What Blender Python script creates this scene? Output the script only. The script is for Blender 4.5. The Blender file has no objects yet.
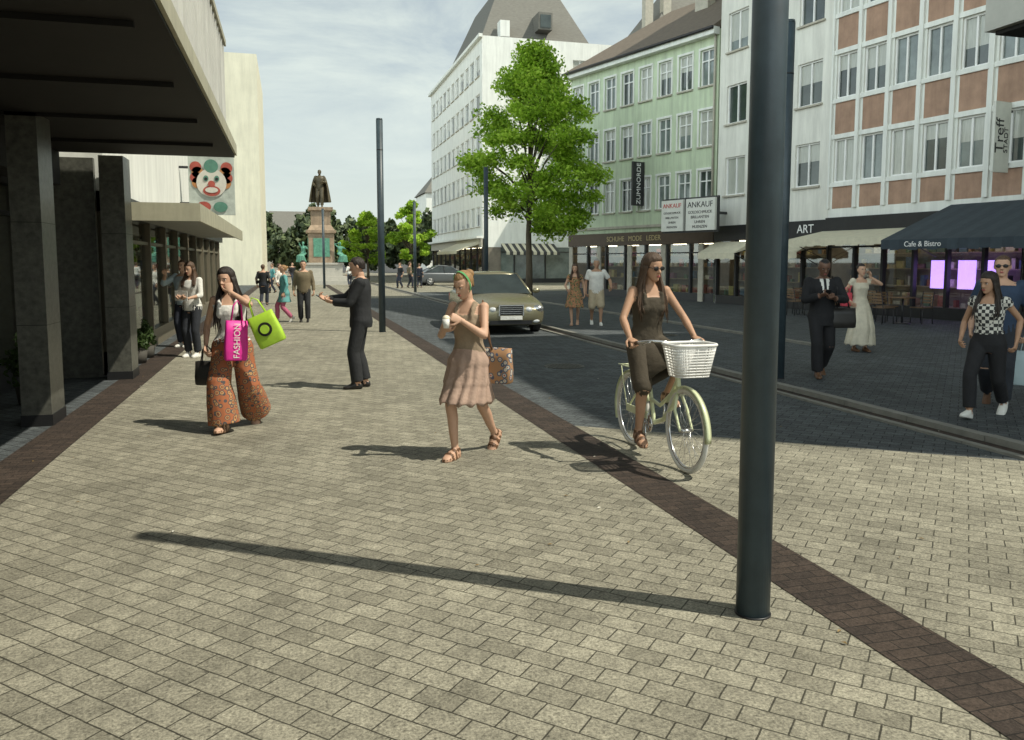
import bpy, math, random, time
import numpy as np
from mathutils import Vector, Matrix, kdtree
random.seed(7)
T0=time.time()
V=Vector
scene=bpy.context.scene
COL=scene.collection
# ------------------------------------------------------------ helpers
def link(ob,parent=None):
    COL.objects.link(ob)
    if parent is not None: ob.parent=parent
    return ob
def empty(name,loc=(0,0,0),rz=0,sc=1,parent=None):
    e=bpy.data.objects.new(name,None); e.empty_display_size=.2
    e.location=loc; e.rotation_euler=(0,0,rz); e.scale=(sc,sc,sc)
    return link(e,parent)
_m={}
def mat(name,col,rough=.75,var=.12,scale=4.,bump=0.,bscale=80.,metal=0.,spec=.4,stretch=None,trans=0.,grime=0.):
    if name in _m: return _m[name]
    m=bpy.data.materials.new(name); m.use_nodes=True; nt=m.node_tree; N=nt.nodes; L=nt.links
    p=N['Principled BSDF']
    p.inputs['Roughness'].default_value=rough; p.inputs['Metallic'].default_value=metal
    p.inputs['Specular IOR Level'].default_value=spec
    tc=N.new('ShaderNodeTexCoord'); src=tc.outputs['Object']; src0=src
    if stretch:
        mp=N.new('ShaderNodeMapping'); mp.inputs['Scale'].default_value=stretch
        L.new(src,mp.inputs['Vector']); src=mp.outputs['Vector']
    n=N.new('ShaderNodeTexNoise'); n.inputs['Scale'].default_value=scale; n.inputs['Detail'].default_value=6
    n.inputs['Roughness'].default_value=.65
    L.new(src,n.inputs['Vector'])
    r=N.new('ShaderNodeValToRGB'); r.color_ramp.elements[0].position=.3; r.color_ramp.elements[1].position=.7
    r.color_ramp.elements[0].color=[max(0,c*(1-var)) for c in col]+[1]
    r.color_ramp.elements[1].color=[min(1,c*(1+var)) for c in col]+[1]
    L.new(n.outputs['Fac'],r.inputs['Fac']); out=r.outputs['Color']
    if grime>0:
        mp=N.new('ShaderNodeMapping'); mp.inputs['Scale'].default_value=(2.2,2.2,.22); L.new(src0,mp.inputs['Vector'])
        g=N.new('ShaderNodeTexNoise'); g.inputs['Scale'].default_value=1.6; g.inputs['Detail'].default_value=7; g.inputs['Roughness'].default_value=.7; L.new(mp.outputs[0],g.inputs['Vector'])
        q=N.new('ShaderNodeMapRange'); q.inputs['From Min'].default_value=.35; q.inputs['From Max'].default_value=.62; q.inputs['To Min'].default_value=1-grime; q.inputs['To Max'].default_value=1.; L.new(g.outputs['Fac'],q.inputs['Value'])
        s=N.new('ShaderNodeVectorMath'); s.operation='SCALE'; L.new(out,s.inputs[0]); L.new(q.outputs[0],s.inputs['Scale']); out=s.outputs[0]
    L.new(out,p.inputs['Base Color'])
    if bump>0:
        n2=N.new('ShaderNodeTexNoise'); n2.inputs['Scale'].default_value=bscale; n2.inputs['Detail'].default_value=4
        L.new(src,n2.inputs['Vector'])
        b=N.new('ShaderNodeBump'); b.inputs['Strength'].default_value=bump; b.inputs['Distance'].default_value=.01
        L.new(n2.outputs['Fac'],b.inputs['Height']); L.new(b.outputs['Normal'],p.inputs['Normal'])
    if trans>0:
        t=N.new('ShaderNodeBsdfTranslucent'); L.new(out,t.inputs['Color'])
        mx=N.new('ShaderNodeMixShader'); mx.inputs[0].default_value=trans
        L.new(p.outputs[0],mx.inputs[1]); L.new(t.outputs[0],mx.inputs[2])
        L.new(mx.outputs[0],N['Material Output'].inputs['Surface'])
    _m[name]=m; return m
def clear_glass(name,tint,refl=.12):
    m=bpy.data.materials.new(name); m.use_nodes=True; N=m.node_tree.nodes;L=m.node_tree.links
    N.remove(N['Principled BSDF']); t=N.new('ShaderNodeBsdfTransparent'); t.inputs[0].default_value=(*tint,1)
    g=N.new('ShaderNodeBsdfGlossy'); g.inputs['Roughness'].default_value=.02; g.inputs[0].default_value=(.9,.95,.95,1)
    lw=N.new('ShaderNodeLayerWeight'); lw.inputs[0].default_value=.35
    a=N.new('ShaderNodeMath'); a.operation='MULTIPLY_ADD'; a.inputs[1].default_value=.7; a.inputs[2].default_value=refl; L.new(lw.outputs['Fresnel'],a.inputs[0])
    x=N.new('ShaderNodeMixShader'); L.new(a.outputs[0],x.inputs[0]); L.new(t.outputs[0],x.inputs[1]); L.new(g.outputs[0],x.inputs[2]); L.new(x.outputs[0],N['Material Output'].inputs['Surface'])
    _m[name]=m; return m
def lamp_mat(name,c,s):
    m=bpy.data.materials.new(name); m.use_nodes=True; p=m.node_tree.nodes['Principled BSDF']; p.inputs['Emission Color'].default_value=(*c,1); p.inputs['Emission Strength'].default_value=s; return m
def basis(d):
    d=d.normalized(); a=V((0,0,1)) if abs(d.z)<.9 else V((0,1,0))
    u=d.cross(a).normalized(); v=u.cross(d).normalized(); return u,v
class MB:
    def __init__(s): s.v=[];s.f=[];s.m=[];s.sm=[];s.mats=[];s.vm=[]
    def mi(s,m):
        if m not in s.mats: s.mats.append(m)
        return s.mats.index(m)
    def face(s,pts,m,sm=False):
        k=len(s.v); i=s.mi(m)
        s.v+= [V(p) for p in pts]; s.vm+=[i]*len(pts)
        s.f.append(tuple(range(k,k+len(pts)))); s.m.append(i); s.sm.append(sm)
    def box(s,a,b,m,M=None):
        x0,y0,z0=a; x1,y1,z1=b
        c=[V((x,y,z)) for z in (z0,z1) for x,y in ((x0,y0),(x1,y0),(x1,y1),(x0,y1))]
        if M is not None: c=[M@p for p in c]
        k=len(s.v); i=s.mi(m); s.v+=c; s.vm+=[i]*8
        for f in ((0,3,2,1),(4,5,6,7),(0,1,5,4),(1,2,6,5),(2,3,7,6),(3,0,4,7)):
            s.f.append(tuple(k+j for j in f)); s.m.append(i); s.sm.append(False)
    def rings(s,R,m,cap=True,sm=True,closed=True):
        n=len(R[0]); k=len(s.v); i=s.mi(m)
        for r in R: s.v+=r; s.vm+=[i]*n
        for a in range(len(R)-1):
            for j in range(n if closed else n-1):
                j2=(j+1)%n
                s.f.append((k+a*n+j,k+a*n+j2,k+(a+1)*n+j2,k+(a+1)*n+j)); s.m.append(i); s.sm.append(sm)
        if cap:
            for a,rev in ((0,True),(len(R)-1,False)):
                c=sum(R[a],V((0,0,0)))/n; s.v.append(c); s.vm.append(i); ci=len(s.v)-1
                for j in range(n):
                    j2=(j+1)%n
                    f=(ci,k+a*n+j,k+a*n+j2)
                    s.f.append(f[::-1] if rev else f); s.m.append(i); s.sm.append(sm)
    def tube(s,P,r,m,n=10,cap=True,flat=1.,step=None,round_=False):
        P=[V(p) for p in P]
        if not hasattr(r,'__len__'): r=[r]*len(P)
        r=list(r)
        if step:
            Q=[];q=[]
            for i in range(len(P)-1):
                c=max(1,int((P[i+1]-P[i]).length/step))
                for j in range(c): t=j/c; Q.append(P[i].lerp(P[i+1],t)); q.append(r[i]*(1-t)+r[i+1]*t)
            Q.append(P[-1]); q.append(r[-1]); P,r=Q,q
        if round_:
            d0=(P[0]-P[1]).normalized(); d1=(P[-1]-P[-2]).normalized(); a=r[0];b=r[-1]
            P=[P[0]+d0*a*.95,P[0]+d0*a*.6]+P+[P[-1]+d1*b*.6,P[-1]+d1*b*.95]; r=[a*.3,a*.8]+r+[b*.8,b*.3]
        R=[];u=None
        for i,p in enumerate(P):
            d=(P[min(i+1,len(P)-1)]-P[max(i-1,0)])
            if d.length<1e-9: d=V((0,0,1))
            d.normalize()
            if u is None: u,v=basis(d)
            else:
                u=(u-d*u.dot(d)).normalized(); v=u.cross(d).normalized()
            R.append([p+u*math.cos(2*math.pi*j/n)*r[i]+v*math.sin(2*math.pi*j/n)*r[i]*flat for j in range(n)])
        s.rings(R,m,cap)
    def ell(s,c,r,m,M=None,n=14,k=8):
        c=V(c);R=[]
        for a in range(k+1):
            ph=-math.pi/2+math.pi*(a/k*.96+.02)
            ring=[V((c.x+r[0]*math.cos(ph)*math.cos(2*math.pi*j/n),c.y+r[1]*math.cos(ph)*math.sin(2*math.pi*j/n),c.z+r[2]*math.sin(ph))) for j in range(n)]
            if M is not None: ring=[M@p for p in ring]
            R.append(ring)
        s.rings(R,m)
    def loft(s,keys,m,n=22,step=.014,M=None,pw=1.):
        R=[]
        for i in range(len(keys)-1):
            A=keys[i];B=keys[i+1]
            c=max(1,int(abs(B[2]-A[2])/step))
            for j in range(c+(1 if i==len(keys)-2 else 0)):
                t=j/c
                K=[A[q]*(1-t)+B[q]*t for q in range(5)]
                ring=[]
                for q in range(n):
                    th=2*math.pi*q/n; cc=math.cos(th); ss=math.sin(th)
                    cc=math.copysign(abs(cc)**pw,cc); ss=math.copysign(abs(ss)**pw,ss)
                    ring.append(V((K[0]+K[3]*cc,K[1]+K[4]*ss,K[2])))
                if M is not None: ring=[M@p for p in ring]
                R.append(ring)
        s.rings(R,m)
    def mesh(s,name):
        me=bpy.data.meshes.new(name); me.from_pydata([tuple(p) for p in s.v],[],s.f)
        for m in s.mats: me.materials.append(m)
        me.polygons.foreach_set('material_index',s.m); me.polygons.foreach_set('use_smooth',s.sm)
        me.update(); return me
    def build(s,name,parent=None):
        return link(bpy.data.objects.new(name,s.mesh(name)),parent)
    def remesh(s,name,vox,parent=None,it=4,override=None):
        ob=link(bpy.data.objects.new(name,s.mesh(name)))
        md=ob.modifiers.new('r','REMESH'); md.mode='VOXEL'; md.voxel_size=vox; md.use_smooth_shade=True
        sm=ob.modifiers.new('s','SMOOTH'); sm.factor=.5; sm.iterations=it
        dg=bpy.context.evaluated_depsgraph_get(); dg.update()
        me=bpy.data.meshes.new_from_object(ob.evaluated_get(dg))
        old=ob.data; ob.modifiers.clear(); 
        me.materials.clear()
        for m in s.mats: me.materials.append(m)
        kd=kdtree.KDTree(len(s.v))
        for i,p in enumerate(s.v): kd.insert(p,i)
        kd.balance()
        idx=[]
        for p in me.polygons:
            c=p.center+p.normal*.004
            k=s.vm[kd.find(c)[1]]
            if override:
                o=override(c,k,s)
                if o is not None: k=o
            idx.append(k)
        me.polygons.foreach_set('material_index',idx)
        me.polygons.foreach_set('use_smooth',[True]*len(me.polygons))
        ob.data=me; bpy.data.meshes.remove(old)
        if parent: ob.parent=parent
        return ob
def text(body,size,M,m,parent,name='lettering',ext=.004,align='CENTER'):
    cu=bpy.data.curves.new(name,'FONT'); cu.body=body; cu.size=size; cu.extrude=ext; cu.align_x=align; cu.align_y='CENTER'
    cu.materials.append(m); ob=bpy.data.objects.new(name,cu); ob.matrix_world=M; link(ob,parent); return ob
def frameM(o,u,n):
    u=V(u).normalized(); n=V(n).normalized(); z=V((0,0,1))
    M=Matrix(((u.x,z.x,n.x,o[0]),(u.y,z.y,n.y,o[1]),(u.z,z.z,n.z,o[2]),(0,0,0,1))); return M

# ------------------------------------------------------------ palette
white_wall=mat('white_render',(.82,.83,.78),.85,.04,1.2,.1,40,grime=.16)
grey_wall=mat('pale_grey_render',(.78,.77,.70),.85,.05,1.,.1,40,grime=.2)
green_wall=mat('pale_green_render',(.60,.69,.50),.85,.06,1.2,.1,40,grime=.25)
cream_wall=mat('cream_render',(.74,.71,.56),.85,.06,.8,.1,40,grime=.15)
pink=mat('terracotta_panel',(.40,.255,.18),.8,.16,2.5,.1,60,grime=.2)
frame_w=mat('white_frame',(.82,.82,.80),.5,.03)
frame_d=mat('dark_frame',(.03,.03,.032),.4,.1)
glassD=mat('window_glass_dark',(.05,.065,.06),.06,.5,.8,spec=.9)
glassM=mat('window_glass_mid',(.16,.19,.18),.08,.4,1.1,spec=.9)
glassL=mat('window_glass_curtain',(.42,.43,.38),.12,.2,6,spec=.8,stretch=(6,6,.4))
glassT=clear_glass('shop_glass',(.86,.9,.86))
roofm=mat('slate_roof',(.10,.10,.10),.8,.25,8,.3,30)
stone=mat('stone_light',(.45,.42,.35),.8,.15,5,.2,50)
conc=mat('polished_granite_column',(.085,.085,.072),.32,.45,14,.12,120,spec=.55)
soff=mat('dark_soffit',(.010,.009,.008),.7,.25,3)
fascia=mat('beige_fascia',(.44,.42,.31),.6,.1,4,grime=.2)
black=mat('black_paint',(.015,.015,.016),.45,.2)
postm=mat('slate_blue_post',(.045,.068,.082),.45,.2,6,.05,60,spec=.5,grime=.3)
inter=mat('shop_interior',(.22,.19,.15),.8,.3,1.3)
shelf=mat('shop_shelf',(.30,.24,.17),.6,.2,4)
lampw=lamp_mat('shop_ceiling_lamp',(1,.86,.62),8.)
lampp=lamp_mat('purple_display_lamp',(.45,.25,1.),2.2)

# ------------------------------------------------------------ ground
def paver_mat(name,c1,c2,mort,bw,rh,rot=0,speck=(.62,1.30),ms=.0035,off=.5,blotch=.74):
    m=bpy.data.materials.new(name); m.use_nodes=True; nt=m.node_tree;N=nt.nodes;L=nt.links;p=N['Principled BSDF']
    tc=N.new('ShaderNodeTexCoord'); mp=N.new('ShaderNodeMapping'); mp.inputs['Rotation'].default_value=(0,0,rot)
    L.new(tc.outputs['Object'],mp.inputs['Vector'])
    wn=N.new('ShaderNodeTexNoise'); wn.inputs['Scale'].default_value=7; wn.inputs['Detail'].default_value=2
    L.new(mp.outputs['Vector'],wn.inputs['Vector'])
    sc=N.new('ShaderNodeVectorMath'); sc.operation='MULTIPLY_ADD'; L.new(wn.outputs['Color'],sc.inputs[0])
    sc.inputs[1].default_value=(.010,.010,0); L.new(mp.outputs['Vector'],sc.inputs[2])
    b=N.new('ShaderNodeTexBrick'); L.new(sc.outputs[0],b.inputs['Vector']); b.offset=off
    b.inputs['Scale'].default_value=1; b.inputs['Brick Width'].default_value=bw; b.inputs['Row Height'].default_value=rh
    b.inputs['Mortar Size'].default_value=ms; b.inputs['Mortar Smooth'].default_value=.25; b.inputs['Bias'].default_value=-.1
    b.inputs['Color1'].default_value=(*c1,1); b.inputs['Color2'].default_value=(*c2,1); b.inputs['Mortar'].default_value=(*mort,1)
    def mul(a,scale,lo,hi,det=5,rough=.6,pa=.3,pb=.7):
        n=N.new('ShaderNodeTexNoise'); n.inputs['Scale'].default_value=scale; n.inputs['Detail'].default_value=det; n.inputs['Roughness'].default_value=rough
        L.new(tc.outputs['Object'],n.inputs['Vector'])
        r=N.new('ShaderNodeMapRange'); r.inputs['From Min'].default_value=pa; r.inputs['From Max'].default_value=pb
        r.inputs['To Min'].default_value=lo; r.inputs['To Max'].default_value=hi; L.new(n.outputs['Fac'],r.inputs['Value'])
        x=N.new('ShaderNodeVectorMath'); x.operation='SCALE'; L.new(a,x.inputs[0]); L.new(r.outputs[0],x.inputs['Scale'])
        return x.outputs[0],n
    o,_=mul(b.outputs['Color'],.35,.80,1.12)
    o,_=mul(o,2.2,.70,1.14,7,.75)
    o,n3=mul(o,75,speck[0],speck[1],5,.75,.36,.64)
    o,_=mul(o,16,blotch,1.18,6,.75)
    o,_=mul(o,38,.55,1.,3,.6,.30,.42)   # dark pits
    L.new(o,p.inputs['Base Color']); p.inputs['Roughness'].default_value=.8; p.inputs['Specular IOR Level'].default_value=.25
    ad=N.new('ShaderNodeMath'); ad.operation='MULTIPLY_ADD'; L.new(b.outputs['Fac'],ad.inputs[0]); ad.inputs[1].default_value=-1.2; L.new(n3.outputs['Fac'],ad.inputs[2])
    bp=N.new('ShaderNodeBump'); bp.inputs['Strength'].default_value=.6; bp.inputs['Distance'].default_value=.006
    L.new(ad.outputs[0],bp.inputs['Height']); L.new(bp.outputs['Normal'],p.inputs['Normal'])
    return m
Q4=math.pi/4
pav=paver_mat('concrete_pavers',(.375,.352,.272),(.265,.248,.19),(.080,.075,.055),.19,.12,Q4,(.50,1.38),.004,.5,.66)
shade_setts=paver_mat('shadow_toned_setts',(.115,.128,.132),(.070,.078,.082),(.020,.022,.024),.18,.12,Q4,(.55,1.4),.005)  # colour darkened to deepen the building shadow on the right side
bandm=paver_mat('dark_basalt_band',(.075,.055,.043),(.045,.034,.028),(.02,.017,.014),.16,.08,0)
asph=mat('asphalt',(.06,.06,.058),.9,.2,2,.3,200)
def sheet(name,x0,x1,y0,y1,z,m):
    b=MB(); b.face([(x0,y0,z),(x1,y0,z),(x1,y1,z),(x0,y1,z)],m); return b.build(name)
sheet('ground',-1500,1500,-200,2600,-.004,asph)
sheet('pavement',-2.0,2.63,-6,75,.0,pav)
b=MB(); b.face([(2.63,-6,0),(6.05,-6,0),(6.05,5.3,0),(2.63,7.9,0)],pav); b.build('pavement')
b=MB(); b.face([(2.63,7.9,0),(6.05,5.3,0),(6.05,38,0),(2.63,38,0)],shade_setts); b.build('road_shadow_tone')  # darker tone starts along the building shadow edge, shade painted into the paving
sheet('pavement',2.63,6.05,38,75,.0,pav)
sheet('pavement_paved_square',-25,40,75.0,130,.0,pav)
sheet('paving_band',-2.42,-2.0,-6,75,.003,bandm)
sheet('paving_band',2.44,2.82,-6,75,.004,bandm)
sheet('shop_forecourt_paving',-9,-2.42,-6,75,.0,shade_setts)
b=MB(); b.face([(6.40,-20,0),(30,-20,0),(30,-7.,0),(6.40,5.0,0)],pav); b.build('pavement')
b=MB(); b.face([(6.40,5.0,0),(30,-7.,0),(30,45,0),(6.40,45,0)],shade_setts); b.build('road_shadow_tone')  # same painted shade carried on beyond the kerb
sheet('pavement',6.40,30,45,75,.0,pav)
ks=mat('kerb_stone',(.20,.195,.17),.8,.2,5,.2,60)
kb=MB(); 
for i in range(81):
    y=-6+i
    kb.box((6.05,y+.005,-.05),(6.13,y+.995,.025),ks); kb.box((6.32,y+.005,-.05),(6.44,y+.995,.06+.002*((i*7)%3)),ks)
kb.face([(6.13,-6,.003),(6.32,-6,.003),(6.32,75,.003),(6.13,75,.003)],bandm); kb.build('drainage_kerb')
kb=MB()
for i in range(61): kb.box((10.2,14.005+i,-.05),(10.35,14.995+i,.05),ks)
kb.build('kerb')
iron=mat('cast_iron',(.05,.046,.04),.5,.3,20,.3,40,metal=.3)
def manhole(x,y,r=.3):
    b=MB(); n=40
    b.rings([[V((x+rr*math.cos(2*math.pi*j/n),y+rr*math.sin(2*math.pi*j/n),z)) for j in range(n)] for rr,z in ((r+.03,.0),(r+.03,.007),(r,.007),(r-.005,.005))],iron,sm=False)
    for i in range(-4,5):
        h=math.sqrt(max(0,(r-.04)**2-(i*.06)**2)); b.box((x+i*.06-.012,y-h,.005),(x+i*.06+.012,y+h,.010),iron)
    b.build('manhole_cover')
manhole(4.3,12.3); manhole(8.4,17)
b=MB()
for i in range(12): b.box((6.14,2.2+i*.045,.003),(6.31,2.22+i*.045,.012),iron)
b.build('drain_grate')
b=MB(); lf=[mat('dry_leaf',(.22,.15,.06),.8,.3,20),mat('litter_pale',(.6,.58,.5),.8,.1)]
for i in range(150):
    x=random.choice([random.gauss(-1.9,.35),random.gauss(2.6,.5),random.uniform(-2,6),random.gauss(6.2,.2)]); y=random.uniform(2.4,26)
    a=random.uniform(0,6.28); s=random.uniform(.008,.022); m=lf[0] if random.random()<.75 else lf[1]
    c,sn=math.cos(a)*s,math.sin(a)*s; k=.45
    b.face([(x-c,y-sn,.007),(x+sn*k,y-c*k,.012),(x+c,y+sn,.009),(x-sn*k,y+c*k,.013)],m)
b.build('fallen_leaves')

# ------------------------------------------------------------ facade builder
class Bld:
    def __init__(s,name,O,U,H,L,depth,wall,e=None):
        s.e=e or empty(name); s.O=V((O[0],O[1],0)); s.U=V((U[0],U[1],0)).normalized()
        s.N=V((s.U.y,-s.U.x,0))
        s.L=L; s.H=H; s.wall=wall
        s.w=MB(); s.g=MB(); s.f=MB(); s.x=MB()
        s.depth=depth
    def P(s,u,w,z): return s.O+s.U*u+s.N*w+V((0,0,z))
    def M(s): 
        return Matrix(((s.U.x,s.N.x,0,s.O.x),(s.U.y,s.N.y,0,s.O.y),(0,0,1,0),(0,0,0,1)))
    def box(s,mb,u0,u1,w0,w1,z0,z1,m): mb.box((u0,w0,z0),(u1,w1,z1),m,s.M())
    def shell(s,flip=1,roof=None):
        L,D,H=s.L,-s.depth,s.H; w=s.w;m=s.wall
        w.face([s.P(0,0,0),s.P(0,D,0),s.P(0,D,H),s.P(0,0,H)],m)
        w.face([s.P(L,0,0),s.P(L,D,0),s.P(L,D,H),s.P(L,0,H)],m)
        w.face([s.P(0,D,0),s.P(L,D,0),s.P(L,D,H),s.P(0,D,H)],m)
        w.face([s.P(0,0,H),s.P(L,0,H),s.P(L,D,H),s.P(0,D,H)],roof or roofm)
    def grid(s,wins,z0,z1,rev=.14,mull=1,wm=None,sill=True,fm=None,trans=False):
        fm=fm or frame_w
        us=sorted(set([0,s.L]+[round(a,4) for q in wins for a in q[:2]])); zs=sorted(set([z0,z1]+[round(a,4) for q in wins for a in q[2:4]]))
        for i in range(len(us)-1):
            for j in range(len(zs)-1):
                uc=(us[i]+us[i+1])/2; zc=(zs[j]+zs[j+1])/2
                if any(q[0]<uc<q[1] and q[2]<zc<q[3] for q in wins): continue
                m=wm(uc,zc) if wm else s.wall
                s.w.face([s.P(us[i],0,zs[j]),s.P(us[i+1],0,zs[j]),s.P(us[i+1],0,zs[j+1]),s.P(us[i],0,zs[j+1])],m)
        for (a,b,c,d) in [q[:4] for q in wins]:
            for A,B in (((a,c),(b,c)),((b,c),(b,d)),((b,d),(a,d)),((a,d),(a,c))):
                s.w.face([s.P(A[0],0,A[1]),s.P(B[0],0,B[1]),s.P(B[0],-rev,B[1]),s.P(A[0],-rev,A[1])],s.wall)
            gm=random.choice([glassD,glassD,glassM,glassM,glassL])
            s.g.face([s.P(a,-rev,c),s.P(b,-rev,c),s.P(b,-rev,d),s.P(a,-rev,d)],gm)
            if gm is not glassL and random.random()<.55:
                h=(d-c)*random.uniform(.25,.8)
                s.g.face([s.P(a+.05,-rev+.004,d-h),s.P(b-.05,-rev+.004,d-h),s.P(b-.05,-rev+.004,d),s.P(a+.05,-rev+.004,d)],glassL)
            t=.055; w0,w1=-rev+.006,-rev+.06
            s.box(s.f,a,a+t,w0,w1,c,d,fm); s.box(s.f,b-t,b,w0,w1,c,d,fm)
            s.box(s.f,a+t,b-t,w0,w1,c,c+t,fm); s.box(s.f,a+t,b-t,w0,w1,d-t,d,fm)
            for k in range(1,mull+1):
                u=a+(b-a)*k/(mull+1); s.box(s.f,u-.03,u+.03,w0,w1-.004,c+t,d-t,fm)
            if trans: s.box(s.f,a+t,b-t,w0,w1-.008,c+(d-c)*.68,c+(d-c)*.68+.05,fm)
            if sill: s.box(s.x,a-.06,b+.06,.003,.09,c-.07,c-.003,stone)
    def done(s):
        for mb,nm in ((s.w,'walls'),(s.g,'window_panes'),(s.f,'window_frames'),(s.x,'trim')):
            if mb.f: mb.build(nm,s.e)
        return s.e
goods=[mat('goods_%d'%i,c,.6,.25,12) for i,c in enumerate([(.30,.09,.07),(.42,.36,.16),(.10,.16,.24),(.55,.53,.46),(.12,.19,.12),(.20,.09,.16),(.36,.24,.13),(.06,.06,.07),(.48,.44,.36),(.25,.22,.18)])]
def shopfront(B,u0,u1,z1,n,fm,gm=None,fas=None,fz=.6,dep=1.5,inside=True,lit=True):
    B.box(B.x,u0,u1,-.16,-.02,0,.35,fm)
    for k in range(n+1):
        u=u0+(u1-u0)*k/n
        B.box(B.f,u-.045,u+.045,-.17,-.01,.35,z1,fm)
    B.box(B.f,u0,u1,-.165,-.05,z1-.42,z1-.36,fm)
    if inside:
        B.g.face([B.P(u0,-.11,.35),B.P(u1,-.11,.35),B.P(u1,-.11,z1),B.P(u0,-.11,z1)],gm or glassT)
        a,c=u0+.02,u1-.02
        B.x.face([B.P(a,-dep,.0),B.P(c,-dep,.0),B.P(c,-dep,z1+.1),B.P(a,-dep,z1+.1)],inter)
        B.x.face([B.P(a,-.17,.34),B.P(c,-.17,.34),B.P(c,-dep,.34),B.P(a,-dep,.34)],shelf)
        B.x.face([B.P(a,-.02,z1+.05),B.P(c,-.02,z1+.05),B.P(c,-dep,z1+.05),B.P(a,-dep,z1+.05)],inter)
        for u in (a,c): B.x.face([B.P(u,-.17,0),B.P(u,-dep,0),B.P(u,-dep,z1+.1),B.P(u,-.17,z1+.1)],inter)
        if lit:
            k=u0+.5
            while k<u1-.5: B.box(B.x,k,k+.7,-.85,-.7,z1-.01,z1+.03,lampw); k+=1.6
        for zz,w in ((.36,-.45),(.95,-1.1),(1.5,-1.15),(2.0,-1.2)):
            if zz>.4: B.box(B.x,a+.05,c-.05,w-.18,w+.15,zz-.03,zz,shelf)
            u=u0+.1
            while u<u1-.4:
                wd=random.uniform(.07,.28); h=random.uniform(.1,.38)
                if random.random()<.8: B.box(B.x,u,u+wd,w-random.uniform(.02,.14),w+random.uniform(.02,.13),zz+.001,zz+h,random.choice(goods))
                u+=wd+random.uniform(.02,.12)
    else:
        B.g.face([B.P(u0,-.11,.35),B.P(u1,-.11,.35),B.P(u1,-.11,z1),B.P(u0,-.11,z1)],gm or glassD)
    if fas: B.box(B.x,u0,u1,-.14,.12,z1,z1+fz,fas)

def D(name,O,E,H,depth,wall,e=None):
    O=V((O[0],O[1],0));E=V((E[0],E[1],0)); return Bld(name,O,(E-O)[:2],H,(E-O).length,depth,wall,e)
# ---- middle white house
B=D('white_plaster_house',(16.9,29.6),(17.85,23.8),26,10,grey_wall)
wins=[]
for k in range(8):
    z=4.35+2.8*k
    for c in (.45,2.35,4.25): wins.append((c,c+1.15,z,z+1.5))
B.grid(wins,3.4,26,mull=1); B.shell()
shopfront(B,0,B.L,2.55,5,black,None,black,.6); B.w.face([B.P(0,0,3.15),B.P(B.L,0,3.15),B.P(B.L,0,3.4),B.P(0,0,3.4)],grey_wall)
wt=mat('white_lettering',(.8,.8,.78),.5,.02)
text('ART',.42,frameM(B.P(B.L-.9,.13,2.85),B.U,B.N),wt,B.e)
text('Galerie',.3,frameM(B.P(B.L-2.6,.13,2.85),B.U,B.N),wt,B.e)
aw=mat('cream_awning_cloth',(.62,.58,.44),.8,.1,5)
def awning(B,u0,u1,z,out,drop,m,val=.22,w0=.13,parent_name='awning',stripes=None):
    b=MB();n=int((u1-u0)/.3)+1
    for k in range(n):
        a=u0+(u1-u0)*k/n; c=u0+(u1-u0)*(k+1)/n; mm=m if not stripes or k%2 else stripes
        P=[B.P(a,w0,z),B.P(c,w0,z),B.P(c,out,z-drop),B.P(a,out,z-drop)]
        Q=[p-V((0,0,.02)) for p in P]
        b.face(P,mm); b.face(Q[::-1],mm)
        b.face([P[3],P[2],P[2]-V((0,0,val+.03*(k%2))),P[3]-V((0,0,val+.03*(k%2)))],mm)
    for u in (u0,u1):
        b.face([B.P(u,w0,z),B.P(u,out,z-drop),B.P(u,out,z-drop-.02),B.P(u,w0,z-.25)],m)
        b.tube([B.P(u,w0,z-.9),B.P(u,out,z-drop-.03)],.015,frame_d,6)
    b.build(parent_name,B.e)
awning(B,.1,2.3,2.5,1.0,.45,aw); awning(B,3.0,5.6,2.5,1.1,.45,aw)
B.done()
# ---- terracotta panelled house
B=D('terracotta_panelled_house',(17.85,23.8),(18.95,17.1),26,10,grey_wall)
wins=[];n=6;p=B.L/n
for k in range(8):
    z=4.37+2.78*k
    for c in range(n): wins.append((c*p+.15,c*p+p-.15,z,z+1.45))
def wm(u,z):
    fr=(z-4.37)%2.78
    return pink if (z>3.6 and 1.5<fr<2.74 and (u%p)>.15 and (u%p)<p-.15) else white_wall
B.grid(wins,3.5,26,mull=1,wm=wm,sill=False,rev=.12); B.shell()
for c in range(n+1):
    B.box(B.x,max(0,c*p-.07),min(B.L,c*p+.07),.003,.09,3.5,26,white_wall)
for k in range(8):
    z=4.37+2.78*k; B.box(B.x,0,B.L,.003,.06,z-.14,z-.002,white_wall); B.box(B.x,0,B.L,.003,.055,z+1.452,z+1.60,white_wall)
B.w.face([B.P(0,0,3.2),B.P(B.L,0,3.2),B.P(B.L,0,3.5),B.P(0,0,3.5)],white_wall)
shopfront(B,0,B.L,2.6,6,black,None,black,.6)
for u in (3.6,4.5,5.4): B.box(B.x,u,u+.55,-.62,-.58,.9,1.75,lampp)
awning(B,-.1,4.3,2.75,1.7,.30,aw)
blueaw=mat('slate_awning_cloth',(.040,.055,.068),.75,.15,5); bb=mat('slate_awning_cloth_b',(.033,.046,.058),.75,.15,5)
awning(B,4.7,B.L+2.2,3.35,2.9,1.05,blueaw,.25,stripes=bb)
text('Cafe & Bistro',.2,frameM(B.P(6.0,2.92,2.17),B.U,B.N),wt,B.e)
B.done()
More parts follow.
